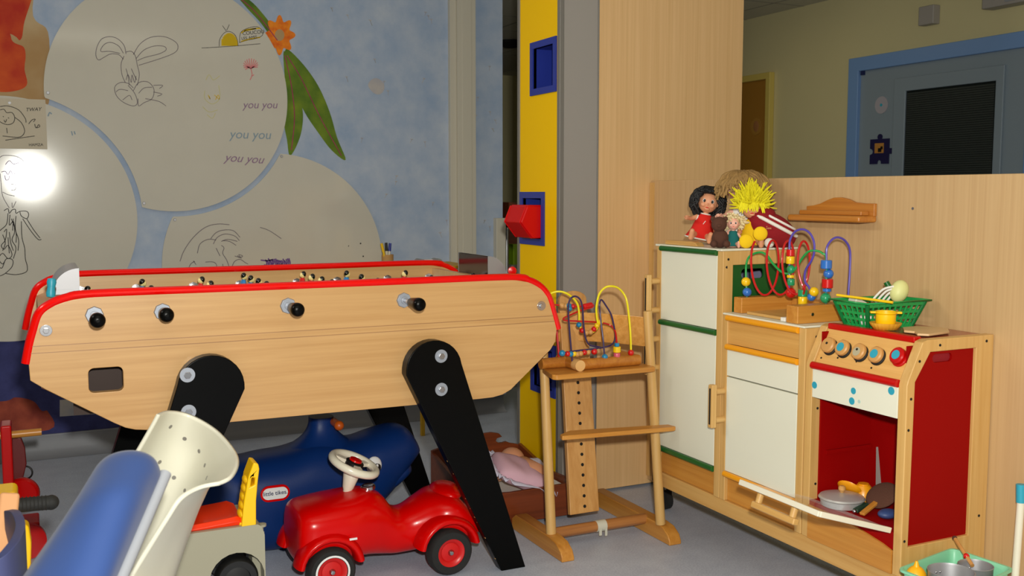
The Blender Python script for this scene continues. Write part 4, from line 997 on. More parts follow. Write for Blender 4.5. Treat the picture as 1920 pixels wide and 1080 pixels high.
# ---- bead maze standing on the seat
bm1 = thing('bead_maze', 'wooden log-based bead maze with yellow and indigo wires on high chair seat', 'bead maze', (1.8, 3.0, .628))
def H(x, y, Y=3.0): return PY(980 + x / 5.4, 500 + y / 5.4, Y - .03)
zl = .628 + .0185
l0, l1 = PY(1081, 686, 2.935), PY(1197, 676, 2.935)
b = MB(); b.cyl((l0.x, 2.935, zl), (l1.x, 2.935, zl), .0185, n=24); build('log', b, 'amber', bm1)
b = MB(); b.cyl((l0.x - .10, 3.005, zl), (l0.x + .012, 3.005, zl), .0185, n=24); build('log', b, 'amber', bm1)
b = MB(); b.cyl((l0.x + .002, 2.945, zl), (l0.x + .002, 3.06, zl), .0185, n=24); build('log', b, 'amber', bm1)
b = MB(); b.cyl((l1.x - .006, 2.935, zl), (l1.x - .006, 3.06, zl), .0185, n=24); build('log', b, 'amber', bm1)
b = MB(); e = mat('log end grain', (222, 174, 110), .6)
b.cyl((l0.x + .002, 2.945, zl), (l0.x + .002, 2.912, zl), .0187, n=24); build('end_grain', b, e, bm1)
def wire(root, nm, m, pts, r=.0032, k=6):
    b = MB(); b.tube(pts, r, 9, k=k); return build(nm, b, m, root)
def zrise(t, a, b_): return a + (b_ - a) * t
yl = [(240, 330, 3.05), (290, 270, 3.05), (380, 252, 3.04), (470, 285, 3.03), (545, 360, 3.03), (570, 450, 3.03), (575, 580, 3.03), (610, 650, 3.02), (690, 670, 3.01), (760, 610, 3.0), (750, 500, 3.0), (748, 400, 3.0), (775, 280, 3.0), (830, 215, 2.99), (890, 198, 2.98), (960, 212, 2.98), (1020, 270, 2.98), (1055, 350, 2.97), (1078, 520, 2.97), (1092, 700, 2.965), (1098, 915, 2.965)]
wire(bm1, 'wire', 'wire_yellow', [H(*q) for q in yl], .0036)
il = [(502, 960, 2.975), (490, 820, 2.985), (475, 650, 2.99), (462, 450, 2.99), (475, 340, 2.99), (525, 300, 2.99), (580, 330, 2.99), (606, 420, 2.99), (615, 560, 2.99), (632, 700, 2.99), (665, 780, 2.99), (720, 805, 2.99), (785, 815, 2.985), (720, 832, 2.98), (560, 850, 2.975), (440, 868, 2.97), (392, 880, 2.97)]
wire(bm1, 'wire', 'wire_indigo', [H(*q) for q in il], .003)
il2 = [(780, 825, 2.985), (880, 800, 2.99), (925, 760, 3.0), (938, 690, 3.0), (920, 580, 3.0), (893, 480, 3.0), (840, 390, 3.0), (797, 335, 3.0), (778, 380, 2.99), (783, 470, 2.99), (798, 600, 2.98), (815, 740, 2.97), (832, 950, 2.965)]
wire(bm1, 'wire', 'wire_indigo', [H(*q) for q in il2], .003)
rl = [(300, 384, 3.08), (400, 392, 3.07), (500, 402, 3.06), (600, 400, 3.05), (700, 380, 3.05), (705, 410, 3.05), (600, 440, 3.04), (480, 490, 3.04), (412, 525, 3.03), (440, 545, 3.03), (560, 552, 3.02), (740, 562, 3.02), (870, 585, 3.02), (930, 640, 3.0), (950, 740, 2.98), (958, 930, 2.965)]
wire(bm1, 'wire', 'wire_red', [H(*q) for q in rl], .003)
wire(bm1, 'wire', 'wire_red', [H(345, 640, 3.06), H(358, 800, 3.05), H(372, 960, 3.035)], .004)
def bead(root, nm, m, p, r, shape='s', d=(0, 0, 1), h=None):
    b = MB()
    if shape == 's': b.sph(p, r, 16, 10)
    else:
        h = h or r; p = Vector(p); d = Vector(d).normalized(); b.lathe([(r * .9, -h), (r, -h * .85), (r, h * .85), (r * .9, h)], p, d, 18)
    return build(nm, b, m, root)
s5 = .0095
for x, y, Y, m_, sh in ((570, 588, 3.03, 'b_cyan', 's'), (602, 645, 3.02, 'b_red', 's'), (645, 668, 3.015, 'b_wood', 's'), (688, 662, 3.01, 'b_wood', 's'), (722, 632, 3.005, 'b_red', 's'), (752, 596, 3.0, 'b_yel', 's'), (785, 562, 3.0, 'b_yel', 's'),
    (400, 395, 3.07, 'b_wood', 's'), (435, 400, 3.068, 'b_wood', 's'), (468, 395, 3.06, 'b_cyan', 's'), (475, 425, 3.05, 'b_cyan', 's'), (510, 402, 3.06, 'b_red', 's'),
    (400, 876, 2.97, 'b_cyan', 's'), (455, 882, 2.97, 'b_red', 's'), (487, 884, 2.97, 'b_cyan', 's'), (520, 882, 2.975, 'b_yel', 's'), (552, 886, 2.975, 'b_wood', 's'), (587, 880, 2.975, 'b_wood', 's'), (625, 868, 2.975, 'b_red', 's'), (662, 866, 2.98, 'b_wood', 's'), (725, 860, 2.98, 'b_red', 's'), (832, 915, 2.965, 'b_cyan', 's'), (1096, 870, 2.965, 'b_red', 's')):
    bead(bm1, 'bead', m_, H(x, y, Y), s5 if x not in (725, 832, 1096, 400) else .0108, sh)
p, q = H(615, 405, 3.05), H(700, 385, 3.05); bead(bm1, 'bead', 'b_red', (p + q) / 2, .0095, 'c', q - p, (q - p).length / 2)
for y, m_, r_, h_ in ((790, 'b_cyan', .0085, .006), (838, 'b_yel', .0135, .010), (900, 'b_pink', .0115, .010)): bead(bm1, 'bead', m_, H(954, y, 2.967), r_, 'c', (0, 0, 1), h_)

# ================================================================== DOLL CRADLE
dc = thing('doll_cradle', 'reddish brown wooden doll cradle on the floor behind the high chair', 'doll cradle', (1.66, 3.5, 0))
cx0, cx1, cy0, cy1 = 1.46, 1.866, 3.265, 3.82
b = MB(); b.prism([(cx0, .03), (cx0 + .06, .012), (cx1 - .06, .012), (cx1, .03), (cx1, .135), (cx0 + .1, .13), (cx0, .135)], 'y', cy0, cy0 + .016); build('foot_board', b, 'dark_wood', dc, bevel=.003)
def Hb(x, y): p = PY(x, y, cy1 - .016); return (p.x, p.z)
hp = [(cx0, .03), (cx1, .03), (cx1, Hb(972, 835)[1])] + [Hb(*q) for q in ((965, 832), (957, 831), (950, 828), (943, 830), (936, 831), (930, 827), (932, 822), (942, 819), (936, 813), (922, 811), (908, 813), (896, 816))] + [(cx0, .17)]
b = MB(); b.prism(hp, 'y', cy1 - .016, cy1); build('head_board', b, 'dark_wood', dc, bevel=.002)
for x in (cx0, cx1 - .014):
    b = MB(); b.prism([(cy0 + .016, .04), (cy1 - .016, .04), (cy1 - .016, .16), ((cy0 + cy1) / 2, .11), (cy0 + .016, .125)], 'x', x, x + .014); build('side_board', b, 'dark_wood', dc)
b = MB(); b.bx(cx0 + .014, cx1 - .014, cy0 + .016, cy1 - .016, .035, .05); build('base_board', b, 'dark_wood', dc)
for y in (cy0 + .03, cy1 - .05):
    b = MB(); b.prism([(cx0 - .01, .028), (cx0 + .1, .006), (1.663, 0), (cx1 - .1, .006), (cx1, .028), (cx1, .04), (cx0 - .01, .04)], 'y', y, y + .018); build('rocker', b, 'dark_wood', dc)
# mattress, pink pillow-quilt, doll in the cradle
b = MB(); b.bx(cx0 + .018, cx1 - .018, cy0 + .02, cy1 - .02, .051, .095); o = build('cradle_mattress', b, 'white_cloth', bevel=.01); tag(o, 'thin pale mattress inside the brown doll cradle', 'mattress')
def pillow(mb, c, ex, ey, ez, n=14):
    c, ex, ey, ez = Vector(c), Vector(ex), Vector(ey), Vector(ez); rr = random.Random(4)
    for sg in (1, -1):
        rows = []
        for i in range(n + 1):
            row = []
            for j in range(n + 1):
                a, d = -1 + 2 * i / n, -1 + 2 * j / n
                h = (max(0, 1 - a ** 4) * max(0, 1 - d ** 4)) ** .5
                row.append(c + ex * a * (1 - .08 * d * d) + ey * d * (1 - .08 * a * a) + ez * (h * sg + .06 * math.sin(7 * a + 3 * d) * h))
            rows.append(row)
        mb.grid(rows)
    bmesh.ops.remove_doubles(mb.bm, verts=mb.bm.verts, dist=.0004)
    return mb
pc = Vector((1.652, 3.372, .166))
ex = Vector((.102, -.02, -.040)); ey = Vector((.015, .085, .022)); ez = Vector((.0, -.012, .040))
pw = thing('quilted_pillow', 'pale pink doll pillow with lilac lace lying in brown cradle', 'pillow', (pc.x, pc.y, pc.z - .06))
b = pillow(MB(), pc, ex, ey, ez); build('cushion', b, 'pink_cloth', pw, ang=80)
b = MB(); rows = [[], []]; N = 96
for i in range(N + 1):
    a = 2 * PI * i / N; ca, sa = math.cos(a), math.sin(a)
    sx = math.copysign(abs(ca) ** .35, ca); sy = math.copysign(abs(sa) ** .35, sa)
    rows[0].append(pc + ex * sx * .93 + ey * sy * .93)
    rows[1].append(pc + ex * sx * 1.18 + ey * sy * 1.2 + ez * (.25 * math.sin(a * 20)) + (ex * math.cos(a * 10) * .04))
b.grid(rows); build('lace_trim', b, 'lace', pw, solid=.002, ang=80)
dcd = PY(960, 862, 3.52)
dl = thing('cradle_doll', 'orange-skinned doll lying under the pink pillow in brown cradle', 'doll', (dcd.x, 3.52, .095))
b = MB(); b.sph((dcd.x, 3.52, .175), (.05, .055, .05), 22, 14); b.sph((dcd.x - .012, 3.463, .18), .009); b.sph((dcd.x - .048, 3.51, .178), (.01, .012, .015)); b.sph((dcd.x + .04, 3.51, .178), (.01, .012, .015)); b.lathe([(.03, 0), (.055, .05), (.05, .16), (.02, .18)], (dcd.x, 3.50, .152), (.1, -1, .0), 18); build('body', b, 'skin', dl, ang=60)
b = MB(); b.sph((dcd.x - .02, 3.468, .19), .007); b.sph((dcd.x + .012, 3.468, .19), .007); build('eye', b, 'black', dl)
p = PY(933, 855, 3.44)
b = MB(); b.sph((p.x, 3.45, .15), (.035, .04, .03)); b.tube([(p.x, 3.44, .16), (p.x + .015, 3.43, .185), (p.x + .03, 3.42, .19)], .008, 8, k=3); build('arm', b, 'skin', dl)
p = PY(1003, 880, 3.44); b = pillow(MB(), (p.x + .01, 3.46, .15), (.042, 0, 0), (0, .045, .02), (0, -.005, .02)); o = build('small_cushion', b, 'lace', None, ang=80); tag(o, 'small pale lace-edged cushion at the right end of the cradle', 'cushion')

# ================================================================== FOREGROUND CHAIRS
# white bucket chair facing left, seen from its side
def grid3(cols, ku, kv):
    rows = [spline(c, ku) for c in cols]                       # each col is a list of points
    out = []
    for i in range(len(rows[0])): out.append(spline([r[i] for r in rows], kv))
    return out
wc = thing('white_chair', 'white plastic bucket chair with perforated flared backrest in the foreground', 'chair', (.22, 1.95, 0))
q = lambda x, y, d: PD(x, y, d)
# columns run from the rim at the top of the back down to the seat; from the far wing to the near wing
cols = [
    [q(296, 778, 2.04), q(284, 800, 2.04), q(255, 850, 2.04), q(205, 930, 2.04), q(150, 1020, 2.04), q(100, 1110, 2.04)],
    [q(318, 771, 2.10), q(300, 812, 2.11), q(270, 870, 2.11), q(222, 960, 2.11), q(168, 1055, 2.11), q(120, 1140, 2.11)],
    [q(356, 778, 2.14), q(332, 828, 2.16), q(306, 884, 2.16), q(268, 966, 2.16), q(222, 1062, 2.16), q(178, 1150, 2.16)],
    [q(404, 806, 2.11), q(372, 846, 2.16), q(344, 905, 2.17), q(318, 972, 2.17), q(278, 1070, 2.17), q(236, 1160, 2.17)],
    [q(438, 843, 2.03), q(394, 872, 2.10), q(370, 925, 2.11), q(349, 985, 2.11), q(316, 1075, 2.11), q(282, 1165, 2.11)],
    [q(446, 868, 1.95), q(404, 890, 2.01), q(378, 938, 2.01), q(357, 988, 2.01), q(325, 1078, 2.01), q(294, 1165, 2.01)],
    [q(434, 894, 1.88), q(396, 908, 1.90), q(360, 938, 1.89), q(333, 985, 1.89), q(293, 1065, 1.89), q(250, 1150, 1.89)],
    [q(411, 907, 1.85), q(374, 914, 1.83), q(338, 934, 1.80), q(310, 974, 1.79), q(268, 1040, 1.79), q(215, 1125, 1.79)]]
g = grid3(cols, 7, 6)
b = MB(); b.grid(g); sh_ = build('seat_shell', b, 'cream', wc, solid=.007, recalc=False, ang=75)
# little ventilation holes
b = MB()
def shell_at(u, v):                      # u along the height 0..1, v across the width 0..1
    i = u * (len(g) - 1); j = v * (len(g[0]) - 1); i0, j0 = int(i), int(j); i1, j1 = min(i0 + 1, len(g) - 1), min(j0 + 1, len(g[0]) - 1)
    p = g[i0][j0].lerp(g[i1][j0], i - i0).lerp(g[i0][j1].lerp(g[i1][j1], i - i0), j - j0)
    e1 = g[min(i0 + 1, len(g) - 1)][j0] - g[max(i0 - 1, 0)][j0]; e2 = g[i0][min(j0 + 1, len(g[0]) - 1)] - g[i0][max(j0 - 1, 0)]
    nn = e1.cross(e2).normalized()
    if nn.dot(CO - p) < 0: nn = -nn
    return p, nn
for u, v in ((.13, .19), (.16, .32), (.19, .44), (.225, .545), (.27, .64), (.36, .23), (.40, .36), (.43, .47), (.46, .57), (.62, .3), (.66, .45)):
    b = MB(); p, nn = shell_at(u, v); b.cyl(p - nn * .0028, p + nn * .0042, .0045, n=14); build('vent_hole', b, 'grey_trim', wc)
b = MB(); lg = wc.location
for x, y in ((-.18, -.16), (-.18, .16), (.14, -.16), (.14, .16)): b.cyl((lg.x + .04 + x * .6, lg.y + y * .6, .42), (lg.x + .04 + x, lg.y + y, 0), .011)
build('leg', b, 'steel', wc)
b = MB(); b.lathe([(.02, .42), (.17, .43), (.19, .45), (.17, .46), (.02, .45)], (lg.x - .13, lg.y - .02, -.04), n=30); build('seat_pan', b, 'cream', wc)
# blue padded chair back, nearest to the camera
bc = thing('padded_chair', 'blue padded chair back with pale grey piping leaning in the near foreground', 'chair', (.0, 1.45, 0))
def pad_pt(x, y, d): return PD(x, y, d)
top_l = [(166, 905), (180, 874), (205, 852), (240, 843), (272, 847), (293, 862), (303, 888)]
bot_l = [(-20, 1170), (0, 1180), (50, 1195), (95, 1195), (140, 1190), (172, 1170), (190, 1150)]
rowsf = []
for i in range(15):
    t = i / 14; row = []
    for j, (tp_, bt_) in enumerate(zip(top_l, bot_l)):
        s = j / 6 * 2 - 1; x = tp_[0] + (bt_[0] - tp_[0]) * t; y = tp_[1] + (bt_[1] - tp_[1]) * t
        d = 1.62 - .22 * t - .075 * (1 - s * s) * min(1, .25 + t * 3.5) + .012 * s
        row.append(pad_pt(x, y, d))
    rowsf.append(spline(row, 4))
back = [[p + (p - CO).normalized() * .045 for p in r] for r in rowsf]
b = MB(); n0 = len(rowsf); m0 = len(rowsf[0])
VA = [b.V(r) for r in rowsf]; VB = [b.V(r) for r in back]
for i in range(n0 - 1):
    for j in range(m0 - 1):
        b.F([VA[i][j], VA[i][j + 1], VA[i + 1][j + 1], VA[i + 1][j]]); b.F([VB[i][j], VB[i + 1][j], VB[i + 1][j + 1], VB[i][j + 1]])
for i in range(n0 - 1):
    for V_ in (0, m0 - 1): b.F([VA[i][V_], VA[i + 1][V_], VB[i + 1][V_], VB[i][V_]])
for j in range(m0 - 1):
    for I in (0, n0 - 1): b.F([VA[I][j], VA[I][j + 1], VB[I][j + 1], VB[I][j]])
build('back_pad', b, 'blue_fabric', bc, ang=75, sub=1)
rim = [r[-1] + (r[-1] - CO).normalized() * .03 + RT * .006 for r in rowsf]
rt_ = rim
b = MB(); b.tube(rt_, .010, 12, k=3); build('piping', b, 'grey_rim', bc)
b = MB()
cxl = bc.location
b.bx(-.12, .12, 1.35, 1.6, .42, .47); build('seat', b, 'blue_fabric', bc, bevel=.02)
b = MB()
for x, y in ((-.1, 1.37), (.1, 1.37), (-.1, 1.58), (.1, 1.58)): b.cyl((x, y, 0), (x, y, .42), .012)
build('leg', b, 'steel', bc)
b = MB(); b.bar((0, 1.55, .44), back[-1][12], .04, .012); build('back_support', b, 'steel', bc)

# ================================================================== PLAY KITCHEN
KF = 1.99; KB = XW - .002
kg = 'wooden play kitchen units'
b = MB(); b.bx(1.993, KB, 1.845, 2.983, .185, .235); o = build('plinth_board', b, 'pine_y', bevel=.003); tag(o, 'long pine base board carrying the three play kitchen units', 'base board')
def frame_side(root, poly, holes, y0, y1, m='pine_z', nm='side_frame'):
    b = MB(); b.prism(poly, 'x' if False else 'y', y0, y1, holes); return build(nm, b, m, root, bevel=.0025)
def handle(root, y, z0, z1, xf=KF, off=.042):
    b = MB(); b.bx(xf - off - .012, xf - off + .008, y - .011, y + .011, z0 - .012, z1 + .012); h = build('handle', b, 'pine_z', root, bevel=.004)
    b = MB(); b.bx(xf - off - .0128, xf - off - .0118, y - .0035, y + .0035, z0, z1); build('inlay', b, 'dark', h)
    b = MB()
    for z in (z0 + .012, z1 - .012): b.cyl((xf - off + .008, y, z), (xf + .002, y, z), .0105, n=18)
    build('dowel', b, 'pine_x', h)
    return h
def dowel(root, y0, y1, z, m, x=KF - .002, r=.0095, nm='rail'):
    b = MB(); b.cyl((x, y0, z), (x, y1, z), r, n=18); return build(nm, b, m, root)
# ---- fridge
fr_ = thing('play_fridge', 'tall wooden play fridge with two white doors and green rails', 'play kitchen unit', (2.14, 2.8, .235), kg)
y0, y1, zt_ = 2.603, 2.979, 1.036
frame_side(fr_, [(KF, .235), (KB, .235), (KB, zt_), (KF, zt_)], [[(KF + .04, .29), (KB - .04, .29), (KB - .04, zt_ - .045), (KF + .04, zt_ - .045)]], y0, y0 + .03)
frame_side(fr_, [(KF, .235), (KB, .235), (KB, zt_), (KF, zt_)], [], y1 - .028, y1)
b = MB(); slot = [(PY(x, y, y0).x, PY(x, y, y0).z) for x, y in ((1405, 505), (1407, 492), (1440, 488), (1443, 495), (1441, 503))]
s0x, s0z = 2.115, .965
b.prism([(KF + .04, .29), (KB - .04, .29), (KB - .04, zt_ - .045), (KF + .04, zt_ - .045)], 'y', y0 + .010, y0 + .016, [rrect(s0x - .045, s0x + .045, s0z - .02, s0z + .012, .012)]); build('side_panel', b, 'green_board', fr_)
b = MB(); b.bx(KB - .012, KB, y0 + .03, y1 - .028, .25, zt_ - .01); build('back_panel', b, mat('grey lilac board', (150, 150, 180), .6), fr_)
b = MB(); b.bx(KF - .004, KB, y0 + .004, y1 + .004, zt_, zt_ + .007); build('top_board', b, 'white_lam', fr_, bevel=.002)
yi0, yi1 = y0 + .031, y1 - .029
for z0, z1 in ((.782, 1.021), (.334, .763)):
    b = MB(); b.bx(KF, KF + .014, yi0, yi1, z0, z1); d = build('door', b, 'white_lam', fr_, bevel=.0015)
    if z0 > .5: handle(d, y1 - .014, .80, .926, KF)
    else: handle(d, y1 - .014, .597, .722, KF)
for z in (1.0295, .772, .3245): dowel(fr_, yi0, yi1, z, 'green_paint')
b = MB(); b.bx(KF + .012, KF + .026, yi0, yi1, .236, .315); build('toe_board', b, 'honey_y', fr_)
b = MB(); b.cyl((2.0, y0 + .006, .985), (2.006, y0 - .001, .985), .004); b.cyl((2.01, y0 + .001, 1.01), (2.01, y0 - .001, 1.01), .004); build('screw', b, 'dark', fr_)
p = PX(1258, 452, 2.10)
b = MB(); b.bx(2.08, 2.16, 2.955, 2.975, zt_ + .0072, zt_ + .0125); o = build('flat_box', b, 'white_lam', bevel=.002); tag(o, 'small flat white box at the left end of the fridge top', 'box')
# ---- sink unit
sk_ = thing('play_sink', 'low wooden play sink cabinet with white door and orange rails', 'play kitchen unit', (2.14, 2.4, .235), kg)
y0, y1, zt_ = 2.218, 2.601, .836
frame_side(sk_, [(KF, .235), (KB, .235), (KB, zt_), (KF, zt_)], [], y0, y0 + .028)
frame_side(sk_, [(KF, .235), (KB, .235), (KB, zt_), (KF, zt_)], [], y1 - .026, y1)
b = MB(); b.bx(KF - .003, KB, y0 + .004, y1 - .004, zt_, zt_ + .006); build('top_board', b, 'white_lam', sk_, bevel=.002)
yi0, yi1 = y0 + .029, y1 - .027
b = MB(); b.bx(KF + .006, KF + .018, yi0, yi1, .745, .826); build('apron', b, wood('golden apron', (202, 150, 76), (220, 170, 96), 'y'), sk_)
b = MB(); b.bx(KF, KF + .014, yi0, yi1, .643, .726); build('drawer', b, 'white_lam', sk_, bevel=.0015)
b = MB(); b.bx(KF, KF + .014, yi0, yi1, .334, .639); d = build('door', b, 'white_lam', sk_, bevel=.0015)
handle(d, y1 - .014, .487, .603, KF)
for z in (.8275, .7355, .3245): dowel(sk_, yi0, yi1, z, 'orange_paint')
b = MB(); b.bx(KF + .012, KF + .026, yi0, yi1, .236, .315); build('toe_board', b, 'honey_y', sk_)
b = MB(); b.bx(KB - .01, KB, yi0, yi1, .25, zt_ - .01); build('back_panel', b, 'white_lam', sk_)
b = MB(); b.cyl((2.03, y0 + .001, .81), (2.03, y0 - .001, .81), .004); b.cyl((2.045, y0 + .001, .775), (2.045, y0 - .001, .775), .004); build('screw', b, 'dark', sk_)
# ---- cooker
ck = thing('play_cooker', 'wooden play cooker with five round knobs, red side panel and open oven', 'play kitchen unit', (2.14, 2.03, .235), kg)
y0, y1 = 1.845, 2.214; zs, zt_ = .735, .848
side = [(KF, .235), (KB, .235), (KB, zt_), (2.055, zt_), (2.040, .843), (KF + .004, .747), (KF, zs)]
hole = [(KF + .024, .312), (KB - .065, .312), (KB - .065, .816), (2.068, .816), (KF + .028, .742)]
frame_side(ck, side, [hole], y0, y0 + .028)
frame_side(ck, side, [], y1 - .027, y1)
b = MB(); b.prism(hole, 'y', y0 + .009, y0 + .016, [rrect(2.085, 2.155, .786, .808, .0105)]); build('side_panel', b, 'red_board', ck)
b = MB(); b.bx(2.08, 2.16, y0 + .0165, y0 + .02, .78, .815); build('grip_recess', b, 'plush_red', ck)
yi0, yi1 = y0 + .029, y1 - .028
sn = Vector((-(.843 - .747), 0, (2.040 - 1.994))).normalized()          # outward normal of the sloping panel
pb, pt_ = Vector((KF + .009, 0, .741)), Vector((2.046, 0, .841))
b = MB(); A = b.V([(p.x, y, p.z) for p, y in ((pb, yi0), (pb, yi1), (pt_, yi1), (pt_, yi0))]); B_ = b.V([(p.x + .012, y, p.z - .006) for p, y in ((pb, yi0), (pb, yi1), (pt_, yi1), (pt_, yi0))])
b.F(A); b.F(B_[::-1])
for i in range(4): b.F([A[i], A[(i + 1) % 4], B_[(i + 1) % 4], B_[i]])
build('control_panel', b, wood('golden panel', (214, 160, 84), (232, 182, 108), 'y'), ck)
sd = (pt_ - pb).normalized(); sn = Vector((-sd.z, 0, sd.x))
def slope_pt(px, py):
    r = ray(px, py); t = (Vector((pb.x, 0, pb.z)) - CO).dot(sn) / r.dot(sn); return CO + r * t
for i, (px, py) in enumerate(((1554, 645), (1580, 650), (1611, 657), (1643, 663), (1684, 665))):
    c = slope_pt(px + 3, py + 4)
    b = MB(); b.lathe([(.0240, 0), (.0240, .0035), (.023, .004)], c - sd * .0035 + Vector((0, -.0035, 0)), sn, 28); kb = build('knob', b, 'black' if i < 4 else 'red_paint', ck)  # black base disc, offset down and right, paints the cap's shadow crescent
    b = MB(); b.lathe([(.0225, .003), (.0225, .012), (.0195, .0155), (.001, .0165)], c, sn, 28); kk = build('knob_cap', b, 'b_wood' if i < 4 else 'red_paint', kb)
    if i in (1, 3, 4): b = MB(); b.lathe([(.0125, .0155), (.0125, .0172), (.001, .0174)], c, sn, 20); build('sticker', b, 'teal', kb)
    if i == 2: b = MB(); b.lathe([(.0125, .0155), (.0125, .0170), (.001, .0172)], c + sd * -.003, sn, 20); build('sticker', b, mat('worn pale sticker', (180, 170, 140), .6), kb)
    if i in (0, 2): b = MB(); b.lathe([(.0035, .016), (.0035, .0178), (.001, .018)], c + sd * .003, sn, 12); build('screw', b, 'dark', kb)
b = MB()
for px, py in ((1540, 671), (1571, 671), (1606, 678), (1634, 690), (1679, 684)): c = slope_pt(px, py); b.lathe([(.0028, 0), (.0028, .0012)], c, sn, 10)
build('dial_mark', b, 'dark', ck)
dowel(ck, yi0, yi1, .7365, 'red_paint', KF - .001, .0105)
b = MB(); b.bx(2.040, 2.066, yi0, yi1, .8365, .8535); build('hob_edge', b, 'red_paint', ck, bevel=.004)
b = MB(); b.bx(2.060, KB, yi0, yi1, .836, .8445); build('hob', b, wood('reddish hob board', (150, 66, 48), (168, 84, 62), 'y', .25), ck)
b = MB(); b.bx(KF, KF + .014, yi0, yi1, .645, .7275); fp = build('front_panel', b, 'white_lam', ck, bevel=.0015)
b = MB()
for px, py, r in ((1527, 722, .0100), (1671, 733, .0105), (1600, 733, .0090), (1597, 752, .0100)): p = PX(px, py, KF - .0005); b.cyl((KF + .0005, p.y, p.z), (KF - .0008, p.y, p.z), r, n=22)
build('dot_sticker', b, 'teal', fp)
p = PX(1611, 753, KF); b = MB(); b.cyl((KF + .0005, p.y, p.z), (KF - .0006, p.y, p.z), .005, n=16); build('dot_sticker', b, mat('faded sticker', (180, 206, 196), .6), fp)
# oven inside
b = MB(); b.bx(2.214, 2.222, yi0 + .006, yi1 - .006, .346, .83); build('oven_back', b, 'red_board', ck)
b = MB(); P = [PX(x, y, 2.213) for x, y in ((1643, 838), (1646, 838), (1653, 922), (1642, 922))]; b.prism([(p.y, p.z) for p in P], 'x', 2.2125, 2.2142); build('pale_gap', b, 'grey_panel', ck)
b = MB(); b.bx(KF + .03, KB - .012, yi1 - .006, yi1, .34, .83); b.bx(KF + .05, 2.21, yi1 - .012, yi1 - .006, .475, .487); build('oven_wall', b, 'red_board', ck)
b = MB(); b.bx(KF + .03, KB - .012, yi0, yi0 + .006, .34, .83); build('oven_wall', b, 'red_board', ck)
b = MB(); b.bx(KF + .012, KB - .012, yi0, yi1, .334, .346); build('oven_floor', b, 'red_board', ck)
b = MB(); b.bx(KF + .002, KF + .012, yi0, yi1, .30, .346); build('oven_sill', b, 'red_board', ck)
b = MB(); P = [(yi0, .236), (yi1, .236), (yi1, .333)] + [(yi1 - (yi1 - yi0) * t, .333 - .033 * t ** 2.2) for t in (.25, .45, .6, .75, .9)] + [(yi0, .298)]
b.prism(P, 'x', KF - .004, KF + .002); build('toe_board', b, 'honey_y', ck)
b = MB()
for x, z in ((2.005, .70), (2.03, .795), (2.10, .832), (2.27, .832), (2.0, .62), (2.0, .33), (2.27, .36)): b.cyl((x, y0 + .001, z), (x, y0 - .0012, z), .0036, n=12)
for z in (.61, .39): b.cyl((2.012, y1 - .0275, z), (2.012, y1 - .029, z), .0036, n=12)
build('screw', b, 'dark', ck)
# open oven door: clear sheet with polished white edges and a wooden handle underneath
hy0, hy1 = yi0 + .003, yi1 - .003
H0 = Vector((KF - .006, 0, .352)); H1 = Vector((1.74, 0, .430)); dv = (H1 - H0).normalized(); dn = Vector((-dv.z, 0, dv.x))
if dn.z < 0: dn = -dn
def dp(t, y, h=0): p = H0.lerp(H1, t) + dn * h; return Vector((p.x, y, p.z))
def slab(b, t0, t1, ya, yb, h0, h1):
    A = b.V([dp(t, y, h0) for t, y in ((t0, ya), (t1, ya), (t1, yb), (t0, yb))]); B_ = b.V([dp(t, y, h1) for t, y in ((t0, ya), (t1, ya), (t1, yb), (t0, yb))])
    b.F(A[::-1]); b.F(B_)
    for i in range(4): b.F([A[i], A[(i + 1) % 4], B_[(i + 1) % 4], B_[i]])
b = MB(); slab(b, 0, 1, hy0, hy1, -.004, .004); od = build('oven_door', b, 'acrylic', ck)
b = MB(); slab(b, .965, 1.01, hy0 - .002, hy1 + .002, -.0075, .0075); slab(b, 0, .98, hy0 - .004, hy0 + .006, -.0075, .0075); build('door_edge', b, 'white_pl', od, bevel=.002)
ya, yb = 2.12, 1.985
b = MB(); p0, p1 = dp(.90, ya, -.045), dp(.90, yb, -.045); e = Vector((0, .018, 0)); b.bar(p0 + e, p1 - e, .02, .018, dn); build('door_handle', b, 'pine_y', od, bevel=.004)
for y in (ya, yb): b = MB(); b.cyl(dp(.90, y, -.004), dp(.90, y, -.036), .0095, n=16); build('handle_dowel', b, 'pine_x', od)

# ---- toys in the oven
def put(name, mb, m, label, cat, group=None, **k):
    o = build(name, mb, m, None, **k); return tag(o, label, cat, group)
ZO = .346
pn = thing('toy_pan', 'lidded silver toy pan with a wooden knob in the open oven', 'toy pan', (2.035, 2.105, ZO))
c = Vector((2.035, 2.105, ZO))
b = MB(); b.lathe([(.050, 0), (.056, .003), (.060, .020), (.064, .023), (.060, .023), (.056, .019), (.052, .005), (.001, .004)], c, n=36); build('pan_body', b, 'pan_metal', pn)
b = MB(); b.lathe([(.063, .0235), (.060, .028), (.034, .035), (.001, .038)], c, n=36); build('pan_lid', b, 'pan_metal', pn)
b = MB(); b.lathe([(.004, .036), (.006, .041), (.010, .046), (.010, .053), (.006, .057), (.001, .057)], c, n=18); build('lid_knob', b, 'b_wood', pn)
b = MB(); b.lathe([(.001, .0), (.026, .0), (.034, .006), (.035, .008), (.026, .004), (.001, .003)], (2.092, 2.138, ZO + .028), (.75, .3, .75), n=30); put('toy_plate', b, 'orange_paint', 'orange toy plate behind the silver pan in the oven', 'toy plate')
b = MB(); b.lathe([(.033, 0), (.033, .003), (.028, .028), (.018, .042), (.015, .042), (.015, .046), (.001, .046)], (2.135, 2.125, ZO), n=28); put('toy_bowl', b, 'orange_paint', 'upturned orange toy bowl in the middle of the oven', 'toy bowl')
